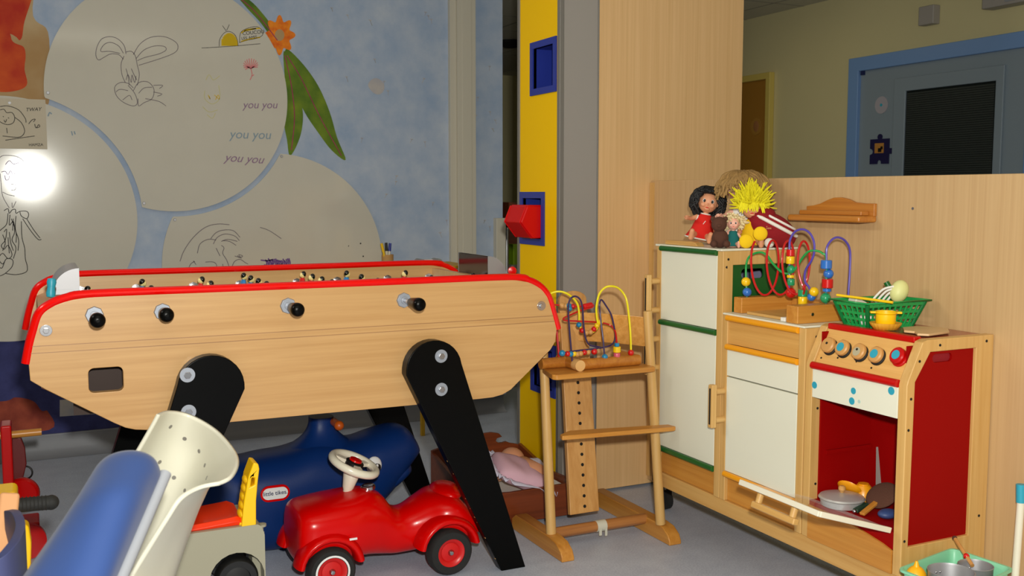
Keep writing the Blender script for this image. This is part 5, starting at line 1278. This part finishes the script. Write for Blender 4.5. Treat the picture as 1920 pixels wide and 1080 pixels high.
b = MB(); T = Matrix.Rotation(R(20), 3, 'Y'); b.sph((2.105, 2.025, ZO + .042), (.046, .048, .012), 24, 12, Matrix.Rotation(R(-40), 3, 'Y')); o = thing('toy_spatula', 'dark brown toy ladle head leaning at the right in the oven', 'toy ladle', (2.105, 2.025, ZO)); build('ladle_head', b, 'plush_brown', o)
b = MB(); b.bar((2.085, 2.022, ZO + .028), (2.015, 2.008, ZO + .006), .016, .008); build('ladle_handle', b, 'honey_x', o, bevel=.002)
t = thing('toy_knife', 'green-handled toy knife lying at the front of the oven floor', 'toy knife', (2.06, 1.995, ZO))
b = MB(); b.bar((2.012, 2.030, ZO + .009), (2.075, 2.050, ZO + .014), .016, .011); build('knife_handle', b, mat('dark green handle', (34, 66, 50), .4), t, bevel=.003)
b = MB(); b.bar((2.075, 2.050, ZO + .014), (2.098, 2.058, ZO + .016), .012, .002); build('blade', b, 'steel', t)
b = MB(); b.sph((2.010, 2.029, ZO + .0085), .006, 12, 8); build('rivet', b, 'steel', t)
b = MB(); b.sph((2.065, 1.965, ZO + .013), (.03, .022, .013), 16, 10); put('toy_fish', b, mat('dull blue plastic', (50, 70, 120), .5), 'small dull blue toy at the right edge of oven floor', 'toy')

# ---- on the hob: green basket, yellow pot on a tart, cutting board
ZH = .8446
bk = thing('plastic_basket', 'green plastic basket holding toy vegetables on the hob', 'basket', (2.16, 2.11, ZH))
R0 = (2.078, 2.238, 2.07, 2.15, ZH + .0005); R1 = (2.05, 2.268, 2.048, 2.172, ZH + .076)
def lerp4(t): return [R0[i] + (R1[i] - R0[i]) * t for i in range(5)]
b = MB(); b.bx(R0[0], R0[1], R0[2], R0[3], ZH + .0005, ZH + .003); build('basket_base', b, 'green_pl', bk)
def wallpts(t):
    x0, x1, ya, yb, z = lerp4(t); return [Vector((x0, ya, z)), Vector((x1, ya, z)), Vector((x1, yb, z)), Vector((x0, yb, z))]
for s in range(4):
    b = MB()
    def W(a, t): P = wallpts(t); return P[s].lerp(P[(s + 1) % 4], a)
    for ta, tb in ((0, .16), (.84, 1)): b.bar(W(0, (ta + tb) / 2), W(1, (ta + tb) / 2), .0035, .076 * (tb - ta), )
    nb_ = 10 if s % 2 == 0 else 6
    for i in range(nb_ + 1):
        a = i / nb_; wd = .010 if i in (0, nb_) else .0045; b.bar(W(a, .05), W(a, .95), .003, wd, (0, 1, 0) if s % 2 else (1, 0, 0)) if False else b.cyl(W(a, .02), W(a, .98), wd * .6, n=8)
    for t_ in (.37, .60): b.bar(W(0, t_), W(1, t_), .003, .007)
    build('basket_side', b, 'green_pl', bk)
b = MB(); P = wallpts(1.0); Q = [p + Vector((.012 * (1 if p.x > 2.15 else -1), .012 * (1 if p.y > 2.1 else -1), .001)) for p in P]
for i in range(4):
    v = b.V([P[i], P[(i + 1) % 4], Q[(i + 1) % 4], Q[i]]); b.F(v)
build('rim', b, 'green_pl', bk, solid=.004)
def at(px, py, X): return PX(px, py, X)
p = at(1686, 546, 2.22)
o = thing('toy_fennel', 'pale toy fennel bulb standing in the green basket', 'toy vegetable', (p.x, p.y, p.z - .04))
b = MB(); b.sph((p.x, p.y, p.z), (.026, .024, .033), 22, 14, Matrix.Rotation(R(25), 3, 'Y')); build('bulb', b, mat('pale green bulb', (222, 222, 150), .5), o)
b = MB(); b.cyl((p.x - .016, p.y + .022, p.z + .010), (p.x - .02, p.y + .03, p.z + .024), .008); build('stem', b, 'green_paint', o)
b = MB(); n_ = 12; a0, a1 = at(1634, 565, 2.16), at(1676, 537, 2.2)
for i in range(4):
    q0 = a0 + Vector((.012 * i, -.004 * i, -.004 * i)); q1 = a1 + Vector((.004 * i, -.004 * i, -.006 * i)); mid = (q0 + q1) / 2 + Vector((0, 0, .012)); b.tube([q0, mid, q1], .0032, 8, k=5)
o = build('toy_whisk', b, 'white_cloth', None); tag(o, 'white wire toy whisk sticking out of the green basket', 'toy whisk')
b = MB(); b.cyl(at(1569, 553, 2.045), at(1674, 567, 2.10), .0038, n=12); o = build('yellow_stick', b, 'b_yel', None); tag(o, 'thin yellow stick lying across the rim of the green basket', 'stick')
b = MB(); p = at(1608, 566, 2.10); T = Matrix.Rotation(R(25), 4, 'Y'); T.translation = p; b.bx(-.022, .022, -.016, .016, -.008, .008, T); o = build('toy_bread', b, 'cream', None, bevel=.004); tag(o, 'cream toy slice at the left end inside the green basket', 'toy food')
for i, (x, y, m_, lab) in enumerate(((2.10, 2.10, 'white_cloth', 'white toy ball low in the left half of the green basket'), (2.14, 2.105, 'b_wood', 'tan toy ball low in the middle of the green basket'), (2.185, 2.11, 'skin_pale', 'pale pink toy ball low in the right half of the green basket'), (2.215, 2.12, 'cream', 'cream toy ball under the fennel in the green basket'))):
    b = MB(); b.sph((x, y, ZH + .024), .0205, 18, 10); o = build('toy_ball', b, m_, None); tag(o, lab, 'toy food', 'toy food in the green basket')
tc = PZ(1660, 617, .8536); tx, ty = tc.x, tc.y
zb_ = .8537
b = MB(); b.lathe([(.030, 0), (.039, .013), (.041, .018), (.037, .018), (.034, .0145), (.001, .0143)], (tx, ty, zb_), n=60, wave=.035, wn=20); o = build('toy_tart', b, mat('tart crust', (228, 168, 50), .5), None, ang=70); tag(o, 'fluted yellow toy tart case under the yellow pot', 'toy tart')
pp = thing('toy_pot', 'small yellow toy pot with two side handles on the tart case', 'toy pot', (tx, ty, zb_ + .0145))
b = MB(); b.lathe([(.024, 0), (.026, .003), (.026, .026), (.0295, .030), (.0295, .034), (.026, .034), (.024, .028), (.0225, .004), (.001, .004)], (tx, ty, zb_ + .0145), n=30); build('pot_body', b, 'yellow_pl', pp)
for s in (-1, 1):
    d = Vector((.8, -.6, 0)) * s; c0 = Vector((tx, ty, zb_ + .0145 + .031)); b = MB(); b.bar(c0 + d * .026, c0 + d * .041, .018, .006); build('side_handle', b, 'yellow_pl', pp, bevel=.002)
b = MB(); P = [PZ(x, y, .8536) for x, y in ((1692, 614), (1715, 612), (1760, 613), (1778, 617), (1780, 622), (1742, 627), (1720, 626), (1715, 622), (1695, 620))]; b.prism([(p.x, p.y) for p in P], 'z', .8486, .8546); o = build('chopping_board', b, mat('pale wood board', (220, 184, 136), .5), None, bevel=.0015); tag(o, 'pale flat toy chopping board lying at the right end of the hob', 'chopping board')

# ---- bead maze on the sink top
ZS = .8422
b2 = thing('bead_maze', 'big bead maze with red coil and purple arches on the sink top', 'bead maze', (2.15, 2.4, ZS))
b = MB(); b.bx(2.0, 2.275, 2.265, 2.315, ZS, ZS + .052); build('base_block', b, 'honey_x', b2, bevel=.003)
b = MB(); b.bx(2.02, 2.275, 2.545, 2.585, ZS, ZS + .05); build('base_block', b, 'honey_x', b2, bevel=.003)
b = MB(); b.bx(2.22, 2.27, 2.315, 2.545, ZS, ZS + .04); build('base_rail', b, 'honey_y', b2, bevel=.002)
b = MB(); p = PY(1501, 584, 2.265); b.cyl((2.055, 2.2655, ZS + .026), (2.055, 2.263, ZS + .026), .005, n=16); build('screw', b, 'steel', b2)
b = MB(); b.bx(2.02, 2.2, 2.35, 2.52, ZS + .0002, ZS + .010); o = build('wooden_tray_board', b, 'pine_y', None, bevel=.003); tag(o, 'flat pine board lying on the sink top beneath the bead maze', 'board')
b = MB(); b.bx(2.005, 2.045, 2.325, 2.345, ZS + .0002, ZS + .012); o = build('white_block', b, 'white_cloth', None, bevel=.002); tag(o, 'small white block beside the flat pine board on the sink top', 'block')
def Q2(x, y): return PY(1360 + x / 4.909, 400 + y / 4.909, 2.565 - .28 * max(0, min(1, (x - 190) / 740)))
red = []
for i in range(64):
    t = i / 63; ph = t * 2 * PI * 3.35 + 1.9
    x = 300 + 480 * t + 88 * math.cos(ph); y = 500 - 255 * math.sin(ph) * (1 - .05 * t)
    p = Q2(x, y); p = CO + (p - CO) * (1 + .012 * math.sin(ph + 1.2)); red.append(p)
red.append(Q2(712, 760))
wire(b2, 'wire', 'wire_red', red, .0034, 2)
wire(b2, 'wire', 'wire_purple', [Q2(*p) for p in ((585, 700), (590, 500), (590, 320), (598, 240), (640, 170), (710, 147), (775, 180), (815, 260), (818, 360), (790, 440), (745, 510), (730, 580), (740, 640), (775, 690), (800, 800))], .0034)
wire(b2, 'wire', 'wire_purple', [Q2(*p) for p in ((925, 830), (930, 600), (930, 420), (937, 310), (985, 240), (1045, 222), (1110, 260), (1148, 350), (1146, 540), (1135, 700), (1130, 800))], .0034)
wire(b2, 'wire', 'wire_green', [Q2(*p) for p in ((200, 780), (190, 580), (195, 460), (230, 390), (320, 358), (385, 390), (440, 465), (520, 540), (590, 552), (650, 505), (710, 410), (770, 350), (840, 345), (895, 370), (930, 430), (925, 830))], .0034)
bs = 1 / 4.909 * 2.95 / 1900
for x, y, m_, r_, sh, h_ in ((190, 630, 'b_yel', 47, 's', 0), (200, 725, 'b_blue', 46, 's', 0), (600, 362, 'b_red', 40, 'c', 32), (598, 430, 'b_yel', 42, 'c', 36), (605, 515, 'b_green', 42, 's', 0), (600, 580, 'b_yel', 36, 'c', 14), (604, 632, 'b_green', 36, 'c', 32), (603, 732, 'b_red', 50, 's', 0),
    (930, 470, 'b_blue', 52, 'c', 40), (950, 556, 'b_blue', 47, 's', 0), (940, 645, 'b_red', 52, 'c', 42), (935, 706, 'b_blue', 40, 'c', 14), (922, 780, 'b_green', 50, 's', 0), (712, 734, 'b_green', 46, 'c', 32), (712, 806, 'b_yel', 44, 'c', 42), (792, 770, 'b_blue', 40, 's', 0), (816, 722, 'b_yel', 46, 's', 0)):
    p = Q2(x, y); bead(b2, 'bead', m_, p, r_ * bs, sh, (0, 0, 1), h_ * bs if h_ else None)

# ---- dolls on top of the fridge
ZF = 1.0432
def doll(root, sc_, skin, dress, hairm, pose, hair_fn, trim=None, seat=True, legs=True):
    """modelled in local space facing -Y, sitting on z = 0, unit height about 1"""
    def P(x, y, z): return Vector((x, y, z)) * sc_
    b = MB()
    b.rings([[P(rx * math.cos(2 * PI * j / 20), ry * math.sin(2 * PI * j / 20) + dy, z) for j in range(20)] for rx, ry, dy, z in ((.10, .09, 0, .01), (.16, .13, 0, .06), (.15, .12, 0, .2), (.13, .10, .0, .34), (.11, .085, 0, .42), (.05, .05, 0, .47), (.045, .045, -.005, .52))])
    b.sph(P(0, -.01, .68), tuple(v * sc_ for v in (.165, .16, .185)), 26, 18)
    for s in (-1, 1):
        b.sph(P(s * .16, 0, .665), tuple(v * sc_ for v in (.022, .03, .045)), 12, 8)
        b.sph(P(s * .07, -.13, .63), tuple(v * sc_ for v in (.05, .04, .045)), 14, 8)
    b.sph(P(0, -.175, .645), tuple(v * sc_ for v in (.02, .022, .02)), 12, 8)
    b.sph(P(0, -.145, .565), tuple(v * sc_ for v in (.05, .03, .028)), 12, 8)
    for s, arm in pose['arms']:
        b.tube([P(*q) for q in arm], lambda t: (.042 - .010 * t) * sc_, 12, k=5); e = P(*arm[-1]); b.sph(e, (.034 * sc_, .034 * sc_, .04 * sc_), 14, 8)
        for f in range(4): b.tube([e + P(-.02 + .013 * f, -.01, .0), e + P((-.02 + .013 * f) * 1.6, -.05, .01), e + P((-.02 + .013 * f) * 1.6, -.075, -.005)], .0075 * sc_, 7, k=3)
        b.tube([e + P(s * -.02, -.005, .02), e + P(s * -.035, -.035, .035)], .008 * sc_, 7)
    if legs:
        for s, lg_ in pose['legs']:
            lg_ = [(q[0], q[1], q[2] + .025) for q in lg_]
            b.tube([P(*q) for q in lg_], lambda t: (.066 - .018 * t) * sc_, 14, k=5); e = P(*lg_[-1]); d = pose.get('foot', (0, -.03, .09)); b.tube([e + P(0, .01, -.03), e + P(*d)], .042 * sc_, 12); b.sph(e + P(*d), .04 * sc_, 12, 8); b.sph(e + P(0, .01, -.03), .042 * sc_, 12, 8)
    build('body', b, skin, root, ang=70)
    b = MB(); b.m(0)
    for s in (-1, 1): b.sph(P(s * .065, -.148, .695), tuple(v * sc_ for v in (.030, .016, .034)), 14, 8)
    b.m(1)
    for s in (-1, 1): b.sph(P(s * .065, -.158, .693), tuple(v * sc_ for v in (.021, .012, .027)), 12, 8)
    build('eyes', b, ['eye_white', 'black'], root)
    b = MB(); b.sph(P(0, -.166, .585), tuple(v * sc_ for v in (.028, .012, .010)), 12, 6); build('mouth', b, 'b_red', root)
    b = MB()
    def ring(rx, ry, z, dy=0): return [P(rx * math.cos(2 * PI * j / 28) * (1 + .03 * math.cos(14 * 2 * PI * j / 28)), ry * math.sin(2 * PI * j / 28) + dy, z) for j in range(28)]
    b.rings([ring(.075, .07, .475), ring(.135, .11, .43), ring(.15, .125, .33), ring(.19, .16, .18), ring(.26, .23, .05, -.02), ring(.25, .22, .045, -.02), ring(.17, .14, .18)], caps=False)
    d = build('dress', b, dress, root, ang=70)
    if trim:
        b = MB(); b.torus(P(0, -.0, .472), .078 * sc_, .012 * sc_, (0, 0, 1), 24, 8)
        b.tube([P(.262 * math.cos(2 * PI * j / 30), .232 * math.sin(2 * PI * j / 30) - .02, .05) for j in range(30)], .012 * sc_, 8, True)
        for s in (-1, 1): b.torus(P(s * .135, -.02, .40), .05 * sc_, .011 * sc_, (s * .9, -.3, .2), 20, 8)
        b.bar(P(.02, -.118, .36), P(-.01, -.128, .30), .02 * sc_, .01 * sc_)
        build('trim', b, trim, d)
    hair_fn(root, P)
def curly(m_, r_, n_, seed, sc_, face=.5, spread=1.0):
    def fn(root, P):
        b = MB(); rr = random.Random(seed)
        for i in range(n_):
            z = rr.uniform(-.45, 1); a = rr.uniform(0, 2 * PI); s = math.sqrt(max(0, 1 - z * z)); v = Vector((s * math.cos(a), s * math.sin(a), z))
            if v.y < -.35 and v.z < .62 and abs(v.x) < .78: continue
            c = P(0, .01, .70) + Vector((v.x * .20 * spread, v.y * .185, v.z * .205)) * sc_ * rr.uniform(.92, 1.12)
            pts = [c]; u = Vector((rr.uniform(-1, 1), rr.uniform(-1, 1), rr.uniform(-1.2, .3))).normalized()
            for k_ in range(5): pts.append(c + (u * .03 * k_ + v * .012 * k_ + Vector((math.cos(k_ * 1.7), math.sin(k_ * 1.7), 0)) * .016) * sc_)
            b.tube(pts, r_ * sc_, 7, k=2)
        b.sph(P(0, .03, .71), tuple(v * sc_ for v in (.18, .17, .19)), 20, 12)
        build('hair', b, m_, root, ang=80)
    return fn
def locks(m_, n_, seed, sc_, th=.034, puff=1.15, end=112, wave=.012, back=0.0, bang=58):
    def fn(root, P):
        b = MB(); rr = random.Random(seed)
        for i in range(n_):
            a = 2 * PI * i / n_ + rr.uniform(-.08, .08); front = -math.sin(a)
            e_ = (bang if front > .72 else end if front < .45 else (bang + end) / 2) * rr.uniform(.85, 1.12); pts = []
            st = rr.uniform(4, 40)
            for k_ in range(7):
                t = k_ / 6; pol = R(st + (e_ - st) * t); r_ = (1.0 + (puff - 1) * t + rr.uniform(-.03, .03)); w_ = wave * math.sin(t * 9 + i)
                pts.append(P(0, .02 + back * t, .70) + Vector((math.sin(pol) * math.cos(a) * .178 * r_ + w_, math.sin(pol) * math.sin(a) * .172 * r_, math.cos(pol) * .195 * r_)) * sc_)
            b.tube(pts, (lambda q: (lambda t: q * (1 - .55 * t * t)))(th * sc_ * rr.uniform(.8, 1.2)), 7, k=2)
        b.sph(P(0, .03, .71), tuple(v * sc_ for v in (.178, .167, .19)), 20, 12)
        build('hair', b, m_, root, ang=80)
    return fn
def strands(m_, n_, seed, sc_, length, thick, down=False, wide=False):
    def fn(root, P):
        b = MB(); rr = random.Random(seed)
        for i in range(n_):
            z = rr.uniform(-.1 if not down else .1, 1); a = rr.uniform(0, 2 * PI); s = math.sqrt(max(0, 1 - z * z)); v = Vector((s * math.cos(a), s * math.sin(a), z))
            if v.y < -.6 and v.z < .16: continue
            c = P(0, .0, .70) + Vector((v.x * .165, v.y * .16, v.z * .18)) * sc_
            L = length * rr.uniform(.6, 1.15) * sc_
            if down: pts = [c, c + v * L * .22 + Vector((0, 0, .03)) * sc_, c + v * L * .36 + Vector((v.x * .45 * L if wide else 0, 0, -L * .12)), c + v * L * .42 + Vector((v.x * .75 * L if wide else 0, 0, -L * .5))]
            else: w_ = Vector((rr.uniform(-.4, .4), rr.uniform(-.3, .2), rr.uniform(-.15, .45))); pts = [c, c + (v + w_ * .3) * L * .5, c + (v + w_) * L]
            b.tube(pts, (lambda th: (lambda t: max(.0006, th * (1 - t * .85))))(thick * sc_), 6, k=3)
        if not down:
            for i in range(46):
                x = rr.uniform(-.15, .15); z0_ = rr.uniform(.72, .80); b.tube([P(x, -.13, z0_), P(x * 1.25, -.19, z0_ - .02), P(x * 1.5, -.22, z0_ - rr.uniform(.08, .15))], (lambda t: max(.0006, thick * sc_ * (1 - t * .8))), 6, k=3)
        b.sph(P(0, .025, .71), tuple(v * sc_ for v in (.176, .165, .188)), 20, 12)
        build('hair', b, m_, root, ang=80)
    return fn
sit = {'arms': [(-1, [(-.12, -.02, .41), (-.22, -.08, .36), (-.30, -.20, .36)]), (1, [(.12, -.02, .41), (.2, -.06, .30), (.22, -.16, .22)])], 'legs': [(-1, [(-.09, -.05, .07), (-.13, -.22, .075), (-.16, -.36, .05)]), (1, [(.09, -.05, .07), (.12, -.22, .075), (.15, -.36, .05)])]}
FACE = R(-36)
def seat_doll(nm, label, px, X, z=ZF, rot=FACE):
    p = PX(px[0], px[1], X); return thing(nm, label, 'doll', (X, p.y, z), 'dolls on top of the play fridge', rotz=rot)
S1 = .205
d1_ = seat_doll('doll', 'seated doll with curly black hair in a red dress with white trim', (1312, 455), 2.12)
d1_.rotation_euler[1] = R(11); d1_.location.z += .009
doll(d1_, S1, 'skin', 'red_cloth', 'hair_black', sit, locks('hair_black', 190, 1, S1, .040, 1.62, 138, .045), 'white_cloth')
# long tan-haired doll lying behind
d2_ = seat_doll('doll', 'doll with long tan hair slumped behind black-haired doll and yellow one', (1392, 400), 2.20)
S2 = .272
doll(d2_, S2, 'skin_pale', 'white_cloth', 'hair_tan', sit, locks('hair_tan', 230, 3, S2, .026, 1.85, 100, .02, 0, 92))
# yellow woollen-haired doll with yellow felt feet
d3_ = seat_doll('doll', 'rag doll with spiky lemon yellow hair and yellow felt feet', (1408, 455), 2.15)
S3 = .19
doll(d3_, S3, 'skin', 'felt_yel', 'hair_yel', {'arms': [(-1, [(-.12, -.02, .40), (-.2, -.1, .3), (-.2, -.2, .26)]), (1, [(.12, -.02, .40), (.22, -.1, .36), (.28, -.2, .33)])], 'legs': sit['legs']}, strands('hair_yel', 260, 8, S3, .22, .040))
b = MB()
for x, z in ((-.10, .12), (.13, .25)):
    b.lathe([(.001, -.014), (.085, -.014), (.105, -.004), (.105, .004), (.085, .014), (.001, .014)], Vector((x, -.44, z)) * S3, (0, 1, 0), 26) if False else b.sph(Vector((x, -.44, z)) * S3, (.12 * S3, .05 * S3, .12 * S3), 22, 12)
build('felt_foot', b, 'felt_yel', d3_)
# small blond doll in teal
d4_ = seat_doll('doll', 'tiny doll with blond curls in a teal dress between bear and yellow feet', (1374, 458), 2.08)
S4 = .115
doll(d4_, S4, 'skin_pale', 'teal_cloth', 'hair_blond', sit, curly('hair_blond', .03, 170, 6, S4, spread=1.25), None)
# brown plush: two round lumps of the body and head
br = seat_doll('plush_toy', 'small brown plush toy wedged beside the black-haired doll', (1350, 457), 2.03)
br['category'] = 'plush toy'; br['group'] = 'dolls on top of the play fridge'
b = MB(); b.sph((0, 0, .030), (.027, .024, .031), 22, 14); b.sph((-.004, -.004, .076), (.025, .024, .025), 22, 14)
for s in (-1, 1): b.sph((s * .02 - .004, .0, .094), (.008, .006, .008), 12, 8); b.sph((s * .02, -.028, .014), (.012, .018, .012), 12, 8)
build('body', b, 'plush_brown', br, ang=80)
b = MB(); b.sph((-.004, -.027, .072), (.008, .005, .006), 12, 8); build('muzzle', b, 'plush_brown', br)
# dark red round cushion with white bands
p = PX(1470, 452, 2.215)
rc = thing('round_cushion', 'dark red round cushion with white bands at right end of fridge top', 'cushion', (2.205, 2.632, ZF), rotz=FACE)
T = Matrix.Rotation(R(28), 3, 'Y')
b = MB(); b.sph((0, .0, .058), (.085, .05, .052), 30, 18, T); build('cushion_body', b, 'plush_red', rc, ang=80)
b = MB(); b.sph((-.03, -.005, .103), (.042, .036, .03), 22, 14, Matrix.Rotation(R(-10), 3, 'Y')); build('cushion_knot', b, 'plush_red', rc, ang=80)
b = MB()
for k_, (w0, ph) in enumerate(((.012, .35), (.008, .72))):
    pts = []
    for i in range(25):
        a = R(198 + 144 * i / 24); r_ = 1.03; zz_ = math.sin(ph)
        pts.append(Vector((0, 0, .058)) + T @ Vector((.085 * math.cos(a) * math.cos(ph) * r_, .05 * math.sin(a) * math.cos(ph) * r_, .052 * zz_ * r_)))
    b.tube(pts, w0 * .5, 8)
build('white_band', b, 'white_cloth', rc)
b = MB(); b.sph((-.01, -.05, .016), (.016, .014, .016), 16, 10); build('pompom', b, 'white_cloth', rc)
b = MB(); P = [PX(x, y, 2.02) for x, y in ((1256, 459), (1257, 449), (1305, 449), (1313, 452), (1317, 459))]
b.prism([(P[0].y, ZF + .0003), (P[0].y, ZF + .014), (P[2].y, ZF + .0155), (P[3].y, ZF + .012), (P[4].y, ZF + .0003)], 'x', 2.0, 2.03); o = build('wooden_block', b, 'pine_y', None, bevel=.002); tag(o, 'flat curved pine block on the front edge of the fridge top', 'block')

# ---- wooden peg rack on the half wall
rk = thing('wall_rack', 'small wooden wall shelf with a rounded crest on the beech half wall', 'wall shelf', (XW - .04, 2.42, 1.13))
b = MB(); P = [(2.27, 1.15), (2.562, 1.15), (2.562, 1.178), (2.53, 1.181), (2.50, 1.187), (2.47, 1.198), (2.44, 1.206), (2.41, 1.207), (2.38, 1.202), (2.35, 1.192), (2.31, 1.189), (2.27, 1.189)]
b.prism(P, 'x', XW - .013, XW - .001); build('crest', b, 'amber', rk, bevel=.002)
b = MB(); b.bx(XW - .075, XW - .001, 2.268, 2.582, 1.132, 1.152); build('ledge', b, 'amber', rk, bevel=.007, seg=3)
b = MB(); b.bx(XW - .045, XW - .013, 2.29, 2.56, 1.152, 1.166); build('lip', b, 'amber', rk, bevel=.003)

# ================================================================== MINT TUB, POTS, BROOM AT THE LOWER RIGHT
ZR = .292
L_, Bk, Rt = PZ(1682, 1066, ZR), PZ(1785, 1026, ZR), PZ(1903, 1066, ZR)
L_.y = min(L_.y, 1.83); Bk.y = min(Bk.y, 1.836)
ev = (Bk - L_); wv = (Rt - Bk); Fr = L_ + wv
cen = (L_ + Rt) / 2
st_ = thing('low_stool', 'low pine stool carrying the mint tub beside the cooker', 'stool', (cen.x, cen.y, 0))
b = MB(); b.bx(cen.x - .10, cen.x + .10, cen.y - .08, cen.y + .08, .12, .138); build('stool_top', b, 'pine_x', st_, bevel=.003)
for sx in (-1, 1):
    for sy in (-1, 1): b = MB(); b.cyl((cen.x + sx * .08, cen.y + sy * .06, 0), (cen.x + sx * .08, cen.y + sy * .06, .12), .012); build('leg', b, 'pine_z', st_)
tb = thing('plastic_tub', 'mint green plastic tub with two steel pots at lower right', 'tub', (cen.x, cen.y, .1385))
corn = [L_, Bk, Rt, Fr]
def tubring(t, z, infl=0):
    out = []; n_ = 6
    C_ = [cen.lerp(c, t) for c in corn]
    for i in range(4):
        a, c0, d = C_[i - 1], C_[i], C_[(i + 1) % 4]; r_ = .02
        p0 = c0 + (a - c0).normalized() * r_; p1 = c0 + (d - c0).normalized() * r_
        for k_ in range(n_ + 1):
            s = k_ / n_; q = p0 * (1 - s) ** 2 + c0 * 2 * s * (1 - s) + p1 * s * s; out.append((q.x, q.y, z))
    return out
b = MB(); b.rings([tubring(.80, .139), tubring(.93, .282), tubring(.96, .283), tubring(1.0, .286), tubring(1.0, .292), tubring(.95, .292), tubring(.91, .282), tubring(.89, .255), tubring(.77, .145)]); build('tub_body', b, 'mint', tb, ang=30)
def pot(px, py, rad, lab, zt__, riv):
    c = Vector((px, py, .1455))
    h = zt__ - .1455; o = thing('toy_saucepan', lab, 'saucepan', c, 'steel toy pots in the mint tub')
    b = MB(); b.lathe([(rad * .82, 0), (rad * .86, .006), (rad, h - .004), (rad * 1.03, h), (rad * 1.0, h + .001), (rad * .97, h - .004), (rad * .83, .008), (.001, .006)], c, n=40); build('pan_body', b, 'alu', o)
    b = MB()
    for a in riv:
        d = Vector((math.cos(R(a)), math.sin(R(a)), 0)); b.sph(c + d * rad * .965 + Vector((0, 0, h - .022)), .003, 10, 6)
    build('rivet', b, 'steel', o); return o
pot(1.994, 1.692, .053, 'nearer steel toy pot in the mint tub, left of the other', .306, (70, 82))
pot(2.108, 1.716, .041, 'farther steel toy pot in the mint tub, close to the broom', .294, (60, 74))
p = Vector((1.958, 1.765, 0))
b = MB(); b.sph((p.x, p.y, .268), (.026, .026, .032), 18, 12); b.cyl((p.x, p.y, .292), (p.x, p.y, .312), .010, .003); o = build('toy_lemon', b, mat('lemon yellow orange', (250, 180, 16), .4), None); tag(o, 'yellow-orange pointed toy lemon in the left of mint tub', 'toy food')
p0, p1 = PX(1790, 1009, 2.155), PX(1812, 1043, 2.13)
t = thing('wooden_spoon', 'wooden spoon handle with a red tip leaning in the mint tub', 'spoon', (p1.x, p1.y, p1.z - .08))
b = MB(); b.cyl(p0, p1 + (p1 - p0) * .5, .0050, n=12); build('handle', b, 'dark_wood' if False else 'honey_z', t)
b = MB(); b.sph(p1, (.008, .008, .008), 12, 8); build('red_band', b, 'b_red', t)
b = MB(); b.sph(p0, .0065, 12, 8); build('tip', b, 'plush_brown', t)
q0, q1 = PX(1914, 908, 2.27), PX(1914, 942, 2.27)
t = thing('toy_broom', 'white broom stick with a teal cap at the right picture edge', 'broom', (2.27, q0.y, 0))
low = Vector((2.245, q0.y - .01, .06))
b = MB(); b.cyl(q1, low, .0095, n=18); build('stick', b, 'white_pl', t)
b = MB(); b.cyl(q0, q1, .0115, n=18); build('cap', b, 'teal', t)
b = MB(); b.bx(2.20, 2.28, q0.y - .08, q0.y + .04, .05, .075); build('broom_head', b, 'teal', t, bevel=.006)
b = MB()
for i in range(30): x = 2.205 + (i % 5) * .0175; y = q0.y - .075 + (i // 5) * .0215; b.cyl((x, y, .05), (x - .003, y, .001), .006, .008, 7)
build('bristles', b, 'white_cloth', t)
